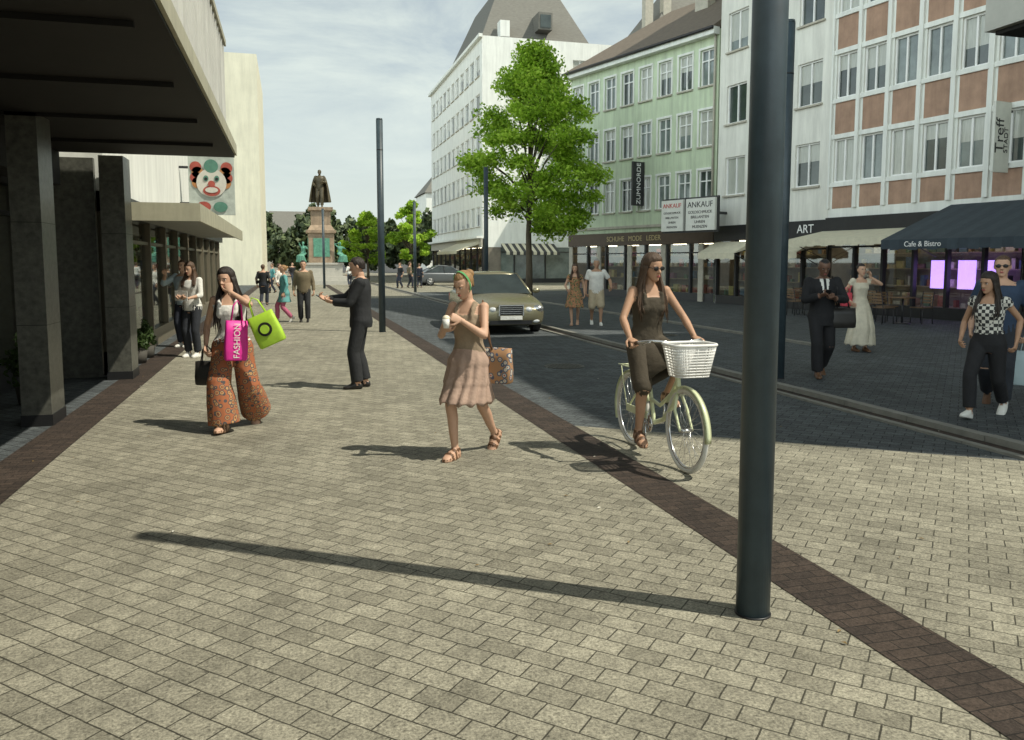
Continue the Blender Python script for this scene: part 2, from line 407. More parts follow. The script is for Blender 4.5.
# cafe furniture under the awning
wood=mat('cafe_wood',(.16,.10,.055),.6,.25,10)
def table(x,y):
    e=empty('cafe_table',(x,y,0)); b=MB(); b.tube([(0,0,.71),(0,0,.74)],.34,wood,28); b.tube([(0,0,.02),(0,0,.71)],.03,frame_d,10); b.tube([(0,0,.0),(0,0,.03)],[.24,.2],frame_d,20); b.build('table',e)
def chair(x,y,r):
    e=empty('cafe_chair',(x,y,0),r); b=MB()
    for sx in (-.19,.19):
        b.tube([(sx,.19,0),(sx*.95,.18,.44)],.013,frame_d,8); b.tube([(sx,-.21,0),(sx*.95,-.18,.45),(sx*.9,-.25,.88)],.013,frame_d,8)
    b.box((-.21,-.19,.44),(.21,.21,.465),wood)
    for k in range(4): b.box((-.18,-.235-.012*k,.56+.08*k),(.18,-.215-.012*k,.61+.08*k),wood)
    b.build('chair',e)
for x,y in ((16.0,20.3),(16.3,18.4),(16.2,22.2)):
    table(x,y); chair(x-.55,y+.1,-1.5); chair(x+.5,y-.15,1.7); chair(x,y+.6,3.1)
def B2P(u,w,z): return B.P(u,w,z)
e=empty('projecting_shop_sign'); b=MB()
b.box((B.L-.55,.12,4.1),(B.L-.47,.75,5.95),mat('sign_white',(.66,.66,.60),.5,.08),B.M()); b.box((B.L-.54,0,4.3),(B.L-.50,.12,4.36),frame_d,B.M()); b.box((B.L-.54,0,5.7),(B.L-.50,.12,5.76),frame_d,B.M())
b.build('panel',e)
Mt=Matrix.Translation(B.P(B.L-.465,.28,4.95))@frameM((0,0,0),-B.N,B.U)@Matrix.Rotation(math.pi/2,4,'Z')
text('STADT',.22,Mt,black,e)
Mt=Matrix.Translation(B.P(B.L-.465,.54,5.05))@frameM((0,0,0),-B.N,B.U)@Matrix.Rotation(math.pi/2,4,'Z')
text('Treff',.46,Mt,black,e)
# ---- next house
B=D('grey_plaster_house',(18.95,17.1),(20.1,10.4),26,10,white_wall)
wins=[]
for k in range(8):
    z=4.4+2.8*k
    for c in (.5,2.5,4.5): wins.append((c,c+1.3,z,z+1.5))
B.grid(wins,3.4,26,mull=1); B.shell()
shopfront(B,0,B.L,2.8,5,black,None,fascia,.6); B.done()
# ---- near projecting house
B=D('corner_department_store',(14.0,10.4),(14.0,.15),18.2,16,cream_wall)
wins=[]
for k in range(4):
    z=6.0+3.0*k
    for c in range(5): wins.append((.4+c*1.95,.4+c*1.95+1.5,z,z+1.9))
B.grid(wins,3.6,18.2,mull=1); B.shell()
shopfront(B,0,B.L,3.0,6,frame_d,None,black,.6)
sl=mat('slab_grey',(.42,.42,.38),.7,.1,3)
B.box(B.x,.6,B.L-.5,.003,4.1,5.05,5.6,sl); B.box(B.x,.7,B.L-.6,.05,4.0,4.99,5.047,soff)
B.done()
# ---- green house
B=D('pale_green_house',(14.3,40.1),(17.35,30.5),11.3,9,green_wall)
wins=[];n=8;p=B.L/n
for k in range(3):
    z=4.1+2.5*k
    for c in range(n): wins.append((c*p+.22,c*p+p-.24,z,z+1.5))
B.grid(wins,3.3,11.3,mull=1,trans=True); B.shell()
B.box(B.x,-.1,B.L,.003,.35,11.05,11.35,white_wall); B.box(B.x,0,B.L,.003,.1,3.3,3.42,stone)
for (a,b_,c,d) in wins:
    for q in ((a-.09,a-.005,c,d),(b_+.005,b_+.09,c,d),(a-.09,b_+.09,d+.004,d+.1)): B.box(B.x,q[0],q[1],.003,.03,q[2],q[3],white_wall)
B.w.face([B.P(0,0,3.1),B.P(B.L,0,3.1),B.P(B.L,0,3.3),B.P(0,0,3.3)],green_wall)
shopfront(B,0,B.L,2.5,7,frame_d,None,mat('brown_fascia',(.10,.07,.05),.6),.6)
text('SCHUHE   MODE   LEDER',.34,frameM(B.P(B.L*.5,.125,2.8),B.U,B.N),mat('gold_lettering',(.5,.4,.2),.5),B.e)
for c in range(0,5): B.box(B.x,c*2.3,c*2.3+.28,-.008,.06,0,2.49,stone)
r=MB(); L=B.L; tile=mat('brown_tile_roof',(.16,.13,.10),.8,.2,6,.3,20)
for a,bq,c,d in (((-.2,.4,11.36),(L,.4,11.36),(L,-4.5,14.6),(2.5,-4.5,14.6)),((-.2,-9,11.36),(-.2,.4,11.36),(2.5,-4.5,14.6),(2.5,-4.6,14.6)),((L,.4,11.36),(L,-9.4,11.36),(L,-4.6,14.6),(L,-4.5,14.6)),((L,-9.4,11.36),(-.2,-9.4,11.36),(2.5,-4.5,14.6),(L,-4.5,14.6))):
    r.face([B.P(*a),B.P(*bq),B.P(*c),B.P(*d)],tile)
for u,w in ((6,-3.2),(9,-4)):
    r.box((u,w,12.5),(u+.8,w+.5,15.4),stone,B.M())
r.build('roof',B.e)
B.box(B.x,5.6,5.72,.06,.75,4.3,6.3,frame_d)
Mt=Matrix.Translation(B.P(5.725,.40,5.3))@frameM((0,0,0),-B.N,B.U)@Matrix.Rotation(math.pi/2,4,'Z'); text('ZUMNORDE',.34,Mt,wt,B.e)
r=MB(); r.tube([B.P(-.2,.42,11.3),B.P(L,.42,11.3)],.07,frame_d,8); r.tube([B.P(L-.15,.08,11.1),B.P(L-.15,.08,3.4)],.05,stone,8); r.build('gutter_and_downpipe',B.e)
B.done()
e=empty('gold_dealer_sign'); b=MB()
Bs=D('tmp_frame',(15.0,30.6),(16.1,27.8),1,1,white_wall)
sw=mat('sign_white',(.72,.72,.66),.5,.06)
b.box((0,0,2.95),(1.15,.12,4.2),sw,Bs.M()); b.box((1.3,0,2.95),(2.75,.12,4.2),sw,Bs.M())
b.box((-.05,-.12,2.88),(2.8,-.003,4.27),frame_d,Bs.M()); b.box((1.0,-1.4,3.6),(1.1,-.12,3.7),frame_d,Bs.M()); b.box((2.2,-1.2,3.6),(2.3,-.12,3.7),frame_d,Bs.M())
b.build('panels',e)
text('ANKAUF',.25,frameM(Bs.P(.575,.125,3.97),Bs.U,Bs.N),mat('sign_red',(.5,.05,.04),.5,.05),e)
text('ANKAUF',.32,frameM(Bs.P(2.02,.125,3.95),Bs.U,Bs.N),black,e)
for i,t in enumerate(('GOLDSCHMUCK','BRILLANTEN','UHREN','MUENZEN')):
    text(t,.16,frameM(Bs.P(2.02,.125,3.66-.19*i),Bs.U,Bs.N),black,e); text(t,.12,frameM(Bs.P(.575,.125,3.68-.19*i),Bs.U,Bs.N),black,e)
bpy.data.objects.remove(Bs.e)
# ---- white office block
B=D('white_office_block',(15.1,87),(15.1,63.3),19.5,16,white_wall)
wins=[]
for k in range(5):
    z=4.6+3.0*k
    for c in range(11): wins.append((.9+c*2.05,.9+c*2.05+1.45,z,z+1.6))
B.grid(wins,3.6,19.5,mull=1,fm=frame_w); 
L=B.L;H=B.H
B.w.face([B.P(0,0,0),B.P(0,-16,0),B.P(0,-16,H),B.P(0,0,H)],white_wall); B.w.face([B.P(0,0,H),B.P(L,0,H),B.P(L,-16,H),B.P(0,-16,H)],roofm)
B.w.face([B.P(0,-16,0),B.P(L,-16,0),B.P(L,-16,H),B.P(0,-16,H)],white_wall)
shopfront(B,0,B.L,2.9,10,frame_d,None,stone,.7)
B.box(B.x,-.2,L+.2,.003,.3,19.35,19.6,white_wall)
B.box(B.x,0,L,.003,.5,3.62,3.8,white_wall)
awning(B,14,23,3.4,2.0,.8,aw); 
end=B.e
B.done()
B2=Bld('gable',(15.1,63.3),(1,0),19.5,16,1,white_wall); B2.e.parent=end
wins=[(c,c+1.3,4.6+3.0*k,6.1+3.0*k) for k in range(5) for c in (4.4,7.6,10.8)]
B2.grid(wins,3.6,19.5,mull=1,fm=frame_w)
B2.w.face([B2.P(0,0,2.9),B2.P(16,0,2.9),B2.P(16,0,3.6),B2.P(0,0,3.6)],white_wall)
shopfront(B2,0,16,2.9,6,frame_d,glassM,None,inside=False)
awning(B2,1.5,6,3.2,1.8,.7,mat('striped_awning_dark',(.06,.06,.06),.8),stripes=aw)
B2.done()
r=MB()
def frust(b,x0,x1,y0,y1,z0,z1,dx,dy,m):
    A=[V((x0,y0,z0)),V((x1,y0,z0)),V((x1,y1,z0)),V((x0,y1,z0))]; C=[V((x0+dx,y0+dy,z1)),V((x1-dx,y0+dy,z1)),V((x1-dx,y1-dy,z1)),V((x0+dx,y1-dy,z1))]
    for i in range(4): j=(i+1)%4; b.face([A[i],A[j],C[j],C[i]],m)
    b.face(C,m)
rm=mat('grey_slate_mansard',(.16,.155,.135),.8,.2,3,.4,14,stretch=(1,1,6))
frust(r,15.5,25.6,66,82,19.62,25.5,2.6,3.2,rm); frust(r,18.1,23.0,69.2,78.8,25.5,27.5,1.9,4.,rm)
r.box((20.5,65.6,21.0),(21.7,68,22.4),rm); r.box((20.65,65.55,21.15),(21.55,65.597,22.2),glassD)
r.box((17.2,65.6,20.2),(18.0,66.6,21.5),white_wall)
r.build('mansard_roof',end)
e=empty('slate_roofed_house'); b=MB(); b.box((24,52,0),(34,62,16.0),cream_wall); frust(b,23.8,34.2,51.8,62.2,16.01,22.5,4.4,4.4,rm)
for x,y in ((24.8,54),(26.2,54),(31,53)): b.box((x,y,16.2),(x+.6,y+.6,20.6),stone); b.tube([(x+.3,y+.3,20.6),(x+.3,y+.3,22.2)],.12,frame_d,8)
b.build('walls_and_roof',e)
g=MB()
for k in range(4):
    for c in range(4): g.box((24.8+c*2.3,51.9,3.6+3*k),(26.+c*2.3,51.985,5.2+3*k),glassD)
g.build('windows',e)
# ---- left side: canopy building
e=empty('canopy_shop_building')
b=MB()
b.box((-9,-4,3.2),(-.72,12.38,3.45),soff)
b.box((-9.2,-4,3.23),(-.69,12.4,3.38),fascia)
wr=mat('white_ribbed_cladding',(.66,.66,.62),.6,.06,2,grime=.25)
b.box((-9,-4,3.451),(-.85,12.2,4.72),wr)
for i in range(55):
    y=-3.9+i*.295; b.box((-.85,y,3.46),(-.80,y+.05,4.70),wr)
b.box((-9,-4,4.72),(-.78,12.25,4.80),fascia)
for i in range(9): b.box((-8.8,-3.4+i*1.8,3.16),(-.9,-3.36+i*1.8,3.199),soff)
b.build('canopy',e)
b=MB()
for y,x0,x1 in ((2.2,-2.70,-2.42),(5.7,-2.70,-2.42),(9.2,-2.70,-2.42),(12.6,-2.56,-2.24)):
    b.box((x0,y,0),(x1,y+.5,3.2),conc)
    b.box((x0-.01,y-.01,0),(x1+.01,y+.51,.12),black)
    for zz in (1.05,2.1): b.box((x0-.001,y-.001,zz),(x1+.001,y+.501,zz+.006),black)
b.box((-3.35,-4,2.75),(-3.0,12.4,3.199),soff)
b.build('columns',e)
Bc=D('x',(-3.6,-3.8),(-3.6,12.9),3.2,4,white_wall,e); Bc.N=V((1,0,0))
shopfront(Bc,0,Bc.L,2.75,9,frame_d,clear_glass('shop_glass_tinted',(.55,.66,.60),.16),None,dep=2.4,lit=False)
for u in (7.5,9.8,12.1,14.4): Bc.box(Bc.x,u,u+.5,-1.5,-1.35,2.74,2.78,lampw)
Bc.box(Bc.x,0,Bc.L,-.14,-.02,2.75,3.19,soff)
Bc.done()
b=MB(); b.box((-9,12.95,0),(-2.7,13.05,3.2),conc); b.build('end_wall',e)
b=MB(); b.box((-3.45,7.4,0),(-3.0,8.9,.62),black); b.box((-3.48,7.37,.62),(-2.97,8.93,.68),frame_d)
for k in range(4): b.box((-2.998,7.5+k*.34,.08),(-2.985,7.74+k*.34,.56),frame_d)
b.build('planter_box')
# ---- white house with clown sign
e2=D('white_shop_building',(-2.62,13.2),(-2.62,33.5),8.6,8,white_wall)
e2.N=V((1,0,0))
wins=[(2+3.2*c,3.8+3.2*c,5.0,6.6) for c in range(6)]
e2.grid(wins,2.75,8.6); 
L=e2.L
for u in (0,L): e2.w.face([e2.P(u,0,0),e2.P(u,-8,0),e2.P(u,-8,8.6),e2.P(u,0,8.6)],white_wall)
e2.w.face([e2.P(0,0,8.6),e2.P(L,0,8.6),e2.P(L,-8,8.6),e2.P(0,-8,8.6)],roofm)
brz=mat('bronze_mullion',(.16,.14,.10),.4,.1)
shopfront(e2,0,L,2.45,10,brz,None,frame_d,.3,lit=False)
e2.box(e2.x,.4,12.3,.13,1.25,2.42,2.52,mat('canopy_grey',(.28,.28,.25),.6,.1)); e2.box(e2.x,.38,12.32,1.25,1.29,2.34,2.62,fascia); e2.box(e2.x,.36,.398,.0,1.29,2.34,2.62,fascia)
e2.done()
e=empty('clown_sign'); b=MB()
def disc(b,c,r,y,m,sx=1,n=26):
    b.rings([[V((c[0]+r*sx*math.cos(2*math.pi*j/n),yy,c[1]+r*math.sin(2*math.pi*j/n))) for j in range(n)] for yy in (y,y+.01)],m,sm=False)
cx,cz,cy=-1.85,3.65,21.9
b.box((cx-.55,cy+.02,cz-.75),(cx+.55,cy+.08,cz+.75),mat('sign_pale',(.40,.44,.40),.5,.25,5)); b.box((-2.62,cy+.03,cz+.4),(cx-.55,cy+.06,cz+.46),frame_d); b.box((-2.62,cy+.03,cz-.5),(cx-.55,cy+.06,cz-.44),frame_d)
cr=mat('clown_red',(.34,.07,.05),.5,.2,8); cg=mat('clown_green',(.08,.20,.15),.5,.2,8)
for s_ in (-1,1):
    for k in range(4): disc(b,(cx+s_*(.33+.04*(k%2)),cz+.05+.13*k),.14,cy-.0,cr if k%2 else mat('clown_orange',(.38,.17,.06),.5,.2,8))
disc(b,(cx,cz+.05),.36,cy-.012,mat('clown_white',(.55,.53,.47),.5,.1,8)); disc(b,(cx,cz+.47),.17,cy-.014,cg)
for s_ in (-1,1):
    disc(b,(cx+s_*.13,cz+.16),.075,cy-.026,cg,.8); disc(b,(cx+s_*.13,cz+.15),.035,cy-.04,black)
disc(b,(cx,cz+.02),.085,cy-.04,cr); disc(b,(cx,cz-.15),.13,cy-.026,cr,1.6); disc(b,(cx,cz-.13),.07,cy-.04,_m['clown_white'],2.2)
disc(b,(cx-.2,cz-.55),.13,cy-.012,cr,1.3);disc(b,(cx+.2,cz-.55),.13,cy-.012,cg,1.3)
b.build('panel',e)
# ---- cream tower
B=Bld('cream_house',(-14,62),(1,0),16.6,12.1,14,cream_wall)
B.grid([(.8+2.3*c,2.1+2.3*c,4+2.9*k,5.5+2.9*k) for k in range(4) for c in range(3)],0,16.6); B.shell(); B.done()
for i,(x0,x1,y0,h,m) in enumerate(((-30,-8,112,9,cream_wall),(-6,8,150,7,stone),(20,44,120,12,white_wall),(-70,-34,120,10,white_wall),(45,90,100,14,cream_wall))):
    B=Bld('distant_house',(x0,y0),(1,0),h,x1-x0,10,m)
    nn=int((x1-x0)/3)
    B.grid([(1+3*c,2.3+3*c,1.2+3*k,2.8+3*k) for k in range(int(h/3.1)) for c in range(nn)],0,h,rev=.1); B.shell()
    rr=MB(); frust(rr,x0-.3,x1+.3,y0-.3,y0+10.3,h+.01,h+4,3,4.9,rm); rr.build('roof',B.e); B.done()

# ------------------------------------------------------------ lamp posts
def post(x,y):
    e=empty('lamp_post',(x,y,0)); b=MB()
    b.tube([(0,0,.0),(0,0,5.06)],.080,postm,32); b.tube([(0,0,5.06),(0,0,5.10)],[.080,.072],postm,32)
    b.tube([(0,0,4.35),(0,0,4.37)],.0815,black,28); b.tube([(0,0,.0),(0,0,.008)],.086,black,28)
    b.build('shaft',e)
for x,y in ((2.13,3.30),(6.9,10.2),(2.15,19.57),(6.9,28.4),(6.88,45.4),(2.15,53)): post(x,y)

# ------------------------------------------------------------ trees
def tree(name,pos,H,z0,R,nleaf,ls,leafm,trunk_r=.14,ncl=70,bark=None,off=(0,0)):
    e=empty(name,(pos[0],pos[1],0)); rng=np.random.default_rng(int(abs(pos[0]*100+pos[1])))
    bark=bark or mat('bark',(.10,.08,.055),.9,.3,10,.6,40,stretch=(1,1,.3))
    prof=lambda t: R*(math.sin(math.pi*min(1,t**.58))**.8*.98+.02) if t<1 else .05
    b=MB(); top=H-.8
    b.tube([(0,0,0),(.03,.02,z0*.5),(0,.05,z0),(.1,0,z0+(H-z0)*.4),(.02+off[0]*.5,.05,top)],[trunk_r*1.25,trunk_r,trunk_r*.85,trunk_r*.5,.02],bark,10)
    cl=[]
    for i in range(ncl):
        t=rng.uniform(.02,1)**.95; r=prof(t)*math.sqrt(rng.uniform(.12,1.))*rng.uniform(.82,1.06); a=rng.uniform(0,2*math.pi)
        cl.append((off[0]+r*math.cos(a),off[1]+r*math.sin(a),z0+(H-z0)*t,rng.uniform(.36,.66)*R/3.2))
    for c in cl[:30]:
        s0=z0+(c[2]-z0)*.45; p0=V((.02,.02,max(z0*.85,s0))); p2=V(c[:3]); p1=p0.lerp(p2,.5)+V((0,0,.25))
        b.tube([p0,p1,p2],[trunk_r*.32,trunk_r*.2,.012],bark,6)
    b.build('trunk_and_limbs',e)
    per=nleaf//ncl; Mi=[]; C=[]
    for k,c in enumerate(cl):
        d=rng.normal(size=(per,3)); d/=np.linalg.norm(d,axis=1)[:,None]
        rad=c[3]*rng.uniform(.2,1.25,size=(per,1))
        P=np.array(c[:3])+d*rad*np.array([1.15,1.15,.75]); C.append(P); Mi+=[int(x) for x in np.clip(rng.normal(1.2+.6*((k%3)-1),.7,size=per).round(),0,2)]
    C=np.concatenate(C); n=len(C)
    nd=rng.normal(size=(n,3)); nd[:,2]=abs(nd[:,2])+.3; nd/=np.linalg.norm(nd,axis=1)[:,None]
    u=np.cross(nd,rng.normal(size=(n,3))); u/=np.linalg.norm(u,axis=1)[:,None]; v=np.cross(nd,u)
    s=ls*rng.uniform(.6,1.25,size=(n,1))
    Q=np.stack([C-u*s,C-v*s*.62+nd*s*.12,C+u*s,C+v*s*.62+nd*s*.12],1).reshape(-1,3)
    me=bpy.data.meshes.new('foliage'); me.from_pydata(Q.tolist(),[],[(4*i,4*i+1,4*i+2,4*i+3) for i in range(n)])
    for m in leafm: me.materials.append(m)
    me.polygons.foreach_set('material_index',Mi); me.update()
    link(bpy.data.objects.new('foliage',me),e)
lm=[mat('leaf_a',(.20,.34,.03),.5,.2,3,trans=.5),mat('leaf_b',(.33,.52,.045),.5,.2,3,trans=.5),mat('leaf_c',(.47,.66,.08),.5,.15,3,trans=.5)]
tree('linden_tree',(10.35,34.5),10.9,2.9,3.3,46000,.088,lm,.15,150,off=(.3,0))
tree('small_street_tree',(-3.2,67),5.6,1.7,1.7,7000,.13,lm,.1,32)
tree('small_street_tree',(9.6,66),6.6,2.0,2.0,9000,.13,lm,.12,36)
tree('small_street_tree',(6.9,74),6.0,1.5,2.2,9000,.14,lm,.12,36)
dl=[mat('far_leaf_a',(.06,.085,.04),.6,.3,1),mat('far_leaf_b',(.10,.13,.055),.6,.3,1)]
def treerow(name,pts,H,R):
    rng=np.random.default_rng(3); C=[]
    for (x,y) in pts:
        d=rng.normal(size=(1500,3)); d/=np.linalg.norm(d,axis=1)[:,None]
        h=H*rng.uniform(.75,1.2)
        C.append(np.array([x,y,h*.58])+d*rng.uniform(.5,1,size=(1500,1))**.5*np.array([R,R,h*.42])*(1+.25*np.sin(d[:,[0]]*7+x)*np.cos(d[:,[2]]*6)))
    C=np.concatenate(C); n=len(C); nd=rng.normal(size=(n,3)); nd/=np.linalg.norm(nd,axis=1)[:,None]
    u=np.cross(nd,rng.normal(size=(n,3))); u/=np.linalg.norm(u,axis=1)[:,None]; v=np.cross(nd,u); s=.35
    Q=np.stack([C-u*s,C-v*s,C+u*s,C+v*s],1).reshape(-1,3)
    me=bpy.data.meshes.new(name); me.from_pydata(Q.tolist(),[],[(4*i,4*i+1,4*i+2,4*i+3) for i in range(n)])
    for m in dl[:2]: me.materials.append(m)
    me.polygons.foreach_set('material_index',[int(x) for x in rng.integers(0,2,n)]); me.update(); link(bpy.data.objects.new(name,me))
treerow('distant_tree_row',[(-18+3.6*i,98+3*math.sin(i*2.)) for i in range(15)],7.0,2.8)

def shrub(name,x,y,h,r,m,pot=True):
    e=empty(name,(x,y,0)); rng=np.random.default_rng(int(h*1000+y*10)); n=900; z0=.22 if pot else 0
    if pot:
        b=MB(); b.tube([(0,0,0),(0,0,.22)],[.11,.14],mat('grey_pot',(.07,.065,.055),.8,.1),16); b.build('pot',e)
    d=rng.normal(size=(n,3)); d/=np.linalg.norm(d,axis=1)[:,None]
    C=np.array([0,0,z0+h*.5])+d*rng.uniform(.3,1,size=(n,1))*np.array([r,r,h*.5])*(1+.3*np.sin(5*d[:,[0]]+3*d[:,[2]]))
    nd=rng.normal(size=(n,3)); nd/=np.linalg.norm(nd,axis=1)[:,None]; u=np.cross(nd,rng.normal(size=(n,3))); u/=np.linalg.norm(u,axis=1)[:,None]; v=np.cross(nd,u); s=.045
    Q=np.stack([C-u*s,C-v*s*.5,C+u*s,C+v*s*.5],1).reshape(-1,3)
    me=bpy.data.meshes.new('leaves'); me.from_pydata(Q.tolist(),[],[(4*i,4*i+1,4*i+2,4*i+3) for i in range(n)]); me.materials.append(m); link(bpy.data.objects.new('leaves',me),e)
sg=mat('shrub_leaf',(.06,.10,.03),.5,.3,8,trans=.3)
shrub('potted_shrub',-3.05,10.7,.6,.22,sg); shrub('potted_shrub',-2.48,14.6,.35,.16,sg); shrub('potted_shrub',-2.48,15.4,.42,.15,sg)

# ------------------------------------------------------------ people
SK=dict(light=mat('skin_light',(.54,.33,.225),.55,.06,12,spec=.35),tan=mat('skin_tan',(.42,.245,.155),.55,.06,12,spec=.35),dark=mat('skin_dark',(.16,.085,.055),.5,.08,12,spec=.4))
lipm=mat('lips',(.38,.10,.09),.45,.05); eyew=mat('eye_white',(.75,.73,.70),.3,.02); eyed=mat('iris_dark',(.02,.014,.01),.2,.05)
def hairm(n,c): return mat('hair_'+n,c,.5,.45,18,.6,60,stretch=(6,6,.6),spec=.5)
HAIR=dict(dark=hairm('dark',(.022,.014,.010)),brown=hairm('brown',(.09,.05,.028)),blond=hairm('blond',(.30,.17,.07)),honey=hairm('honey',(.075,.042,.022)),black=hairm('black',(.012,.011,.011)),grey=hairm('grey',(.3,.29,.27)))
def ik(root,tgt,l1,l2,pole):
    d=tgt-root; dist=min(max(d.length,.1),(l1+l2)*.999); dn=d.normalized()
    a=(l1*l1-l2*l2+dist*dist)/(2*dist); h=math.sqrt(max(0,l1*l1-a*a))
    p=V(pole); p=p-dn*p.dot(dn); p=p.normalized() if p.length>1e-4 else V((0,1,0))
    return root+dn*a+p*h, root+dn*dist
def hand(b,w,d,pn,side,skin,curl=25,sc=1.,spread=1.):
    d=d.normalized(); pn=(pn-d*pn.dot(d)).normalized(); s=d.cross(pn).normalized()*side
    R=[]
    for t,wd,th in ((-.03,.024,.020),(0,.026,.019),(.03,.036,.017),(.06,.041,.015),(.088,.040,.012),(.096,.034,.008)):
        R.append([w+d*t*sc+s*wd*math.cos(2*math.pi*j/14)*sc+pn*th*math.sin(2*math.pi*j/14)*sc for j in range(14)])
    b.rings(R,skin)
    for k,(off,ln) in enumerate(((.030,.072),(.010,.080),(-.011,.074),(-.030,.058))):
        p=w+d*.085*sc+s*off*sc; dd=(d+s*off*2.2*spread).normalized(); P=[p-dd*.01]
        for q,fr in enumerate((.45,.30,.25)):
            a=math.radians(curl*(1.,1.3,.9)[q]*(1+.12*k))
            dd=(dd*math.cos(a)+pn*math.sin(a)).normalized() if q==0 else (dd*math.cos(a)+(pn*dd.dot(d)-d*dd.dot(pn)).normalized()*math.sin(a)).normalized()
            P.append(P[-1]+dd*(ln*fr+(.01 if q==0 else 0))*sc)
        b.tube(P,[.0095*sc,.009*sc,.0082*sc,.007*sc],skin,8,step=.008,round_=True)
    p0=w+d*.022*sc+s*.026*sc; p1=p0+(s*.75+d*.65+pn*.35).normalized()*.04*sc; p2=p1+(d*.85+s*.25+pn*.5).normalized()*.032*sc; p3=p2+(d*.9+pn*.6).normalized()*.022*sc
    b.tube([p0,p1,p2,p3],[.013*sc,.0115*sc,.010*sc,.008*sc],skin,8,step=.008,round_=True)
def person(name,pos,face,H=1.68,sex='f',skin='light',hair=('long','brown'),pel=(0,0,0),lean=(0,0,0),
           fl=((-.09,0,None),0,0),fr=((.09,0,None),0,0),hl=None,hr=None,head=(0,0,0),
           top=None,bottom=None,skirt=None,shoes=None,jacket=None,vox=.011,far=False,extra=None,glasses=False,build=1.):
    rz=math.atan2(-face[0],face[1])
    e=empty(name,(pos[0],pos[1],pos[2] if len(pos)>2 else 0),rz,H/1.7)
    sk=skin if not isinstance(skin,str) else SK[skin]; m_=sex=='m'
    Tm=Matrix.Translation(V((pel[0],pel[1],.93+pel[2])))@Matrix.Rotation(math.radians(lean[2]),4,'Z')@Matrix.Rotation(math.radians(-lean[0]),4,'X')@Matrix.Rotation(math.radians(lean[1]),4,'Y')@Matrix.Translation(V((0,0,-.93)))
    TP=lambda x,y,z: Tm@V((x,y,z))
    b=MB()
    k=build
    if m_: keys=[(0,0,.80,.12,.10),(0,-.005,.88,.160,.115),(0,0,.98,.150*k,.11*k),(0,.005,1.08,.145*k,.108*k),(0,.008,1.20,.165,.118),(0,.005,1.29,.18,.12),(0,-.005,1.36,.175,.10),(0,-.01,1.41,.13,.075),(0,-.01,1.445,.07,.06)]
    else: keys=[(0,0,.80,.125,.095),(0,-.01,.88,.168,.118),(0,-.005,.95,.160,.108),(0,0,1.06,.118*k,.085*k),(0,.003,1.16,.130,.094),(0,.008,1.25,.146,.105),(0,-.002,1.34,.150,.085),(0,-.01,1.395,.115,.065),(0,-.01,1.43,.06,.052)]
    b.loft(keys,sk,M=Tm)
    b.tube([TP(0,-.015,1.39),TP(0,.0,1.46),TP(0,.012,1.53)],[.062 if m_ else .052,.054 if m_ else .044,.052 if m_ else .043],sk,14,step=.012)
    if not m_:
        for s in (-1,1): b.ell((s*.068,.075,1.235),(.058,.048,.056),(top or {}).get('mat',sk) if top else sk,Tm)
    def infl(z0,z1,g,mm,gx=0,lowflare=0):
        K=[]
        for z in np.arange(z0,z1+.001,.03):
            for i in range(len(keys)-1):
                if keys[i][2]<=z<=keys[i+1][2] or (i==0 and z<keys[0][2]):
                    t=max(0,(z-keys[i][2])/(keys[i+1][2]-keys[i][2])); A,Bk=keys[i],keys[i+1]
                    fl_=lowflare*max(0,(.95-z))
                    K.append((A[0],A[1]*(1-t)+Bk[1]*t,z,A[3]*(1-t)+Bk[3]*t+g+gx+fl_,A[4]*(1-t)+Bk[4]*t+g+fl_)); break
        b.loft(K,mm,M=Tm)
    if top: infl(top.get('z0',.9),top.get('z1',1.40),top.get('g',.012),top['mat'],lowflare=top.get('flare',0))
    if top and top.get('straps'):
        for s in (-1,1): b.tube([TP(s*.085,.10,1.28),TP(s*.085,.075,1.36),TP(s*.08,.0,1.412),TP(s*.08,-.07,1.37),TP(s*.07,-.09,1.28)],.017,top['mat'],8,step=.01)
    if jacket: infl(jacket.get('z0',.80),1.435,.028,jacket['mat'],lowflare=.12)
    shw=.188 if m_ else .158; handp={}
    for sd,hd in ((-1,hl),(1,hr)):
        sh=TP(sd*shw,-.008,1.375)
        hd=hd or {}
        rest=(sd*.27,.03,.86)
        tgt=V(hd.get('t',rest))
        pole=V(hd.get('pole',(sd*.5,-.9,-.1)))
        el,wr_=ik(sh,tgt,.285,.245,pole)
        rs=(.052,.045,.040,.043,.029) if m_ else (.043,.037,.033,.035,.023)
        b.ell(sh,(rs[0]*1.08,)*3,sk)
        mid=el.lerp(wr_,.3)
        b.tube([sh,sh.lerp(el,.5),el,mid,wr_],rs,sk,14,step=.012,round_=True)
        sl=top.get('sleeve',0) if top else 0; sm_=top['mat'] if top else None
        g=.014
        if jacket: sl=1.93; sm_=jacket['mat']; g=.02
        if sl>0:
            b.ell(sh,(rs[0]+g+.004,)*3,sm_)
            if sl<=1: b.tube([sh,sh.lerp(el,sl)],[rs[0]+g,rs[1]+g+.006],sm_,14,step=.012,round_=False)
            else: b.tube([sh,el,el.lerp(wr_,sl-1)],[rs[0]+g,rs[2]+g,rs[4]+g+.003],sm_,14,step=.012,round_=False)
        handp[sd]=(el,wr_,hd,sh)
    hipz=.90
    legs={}
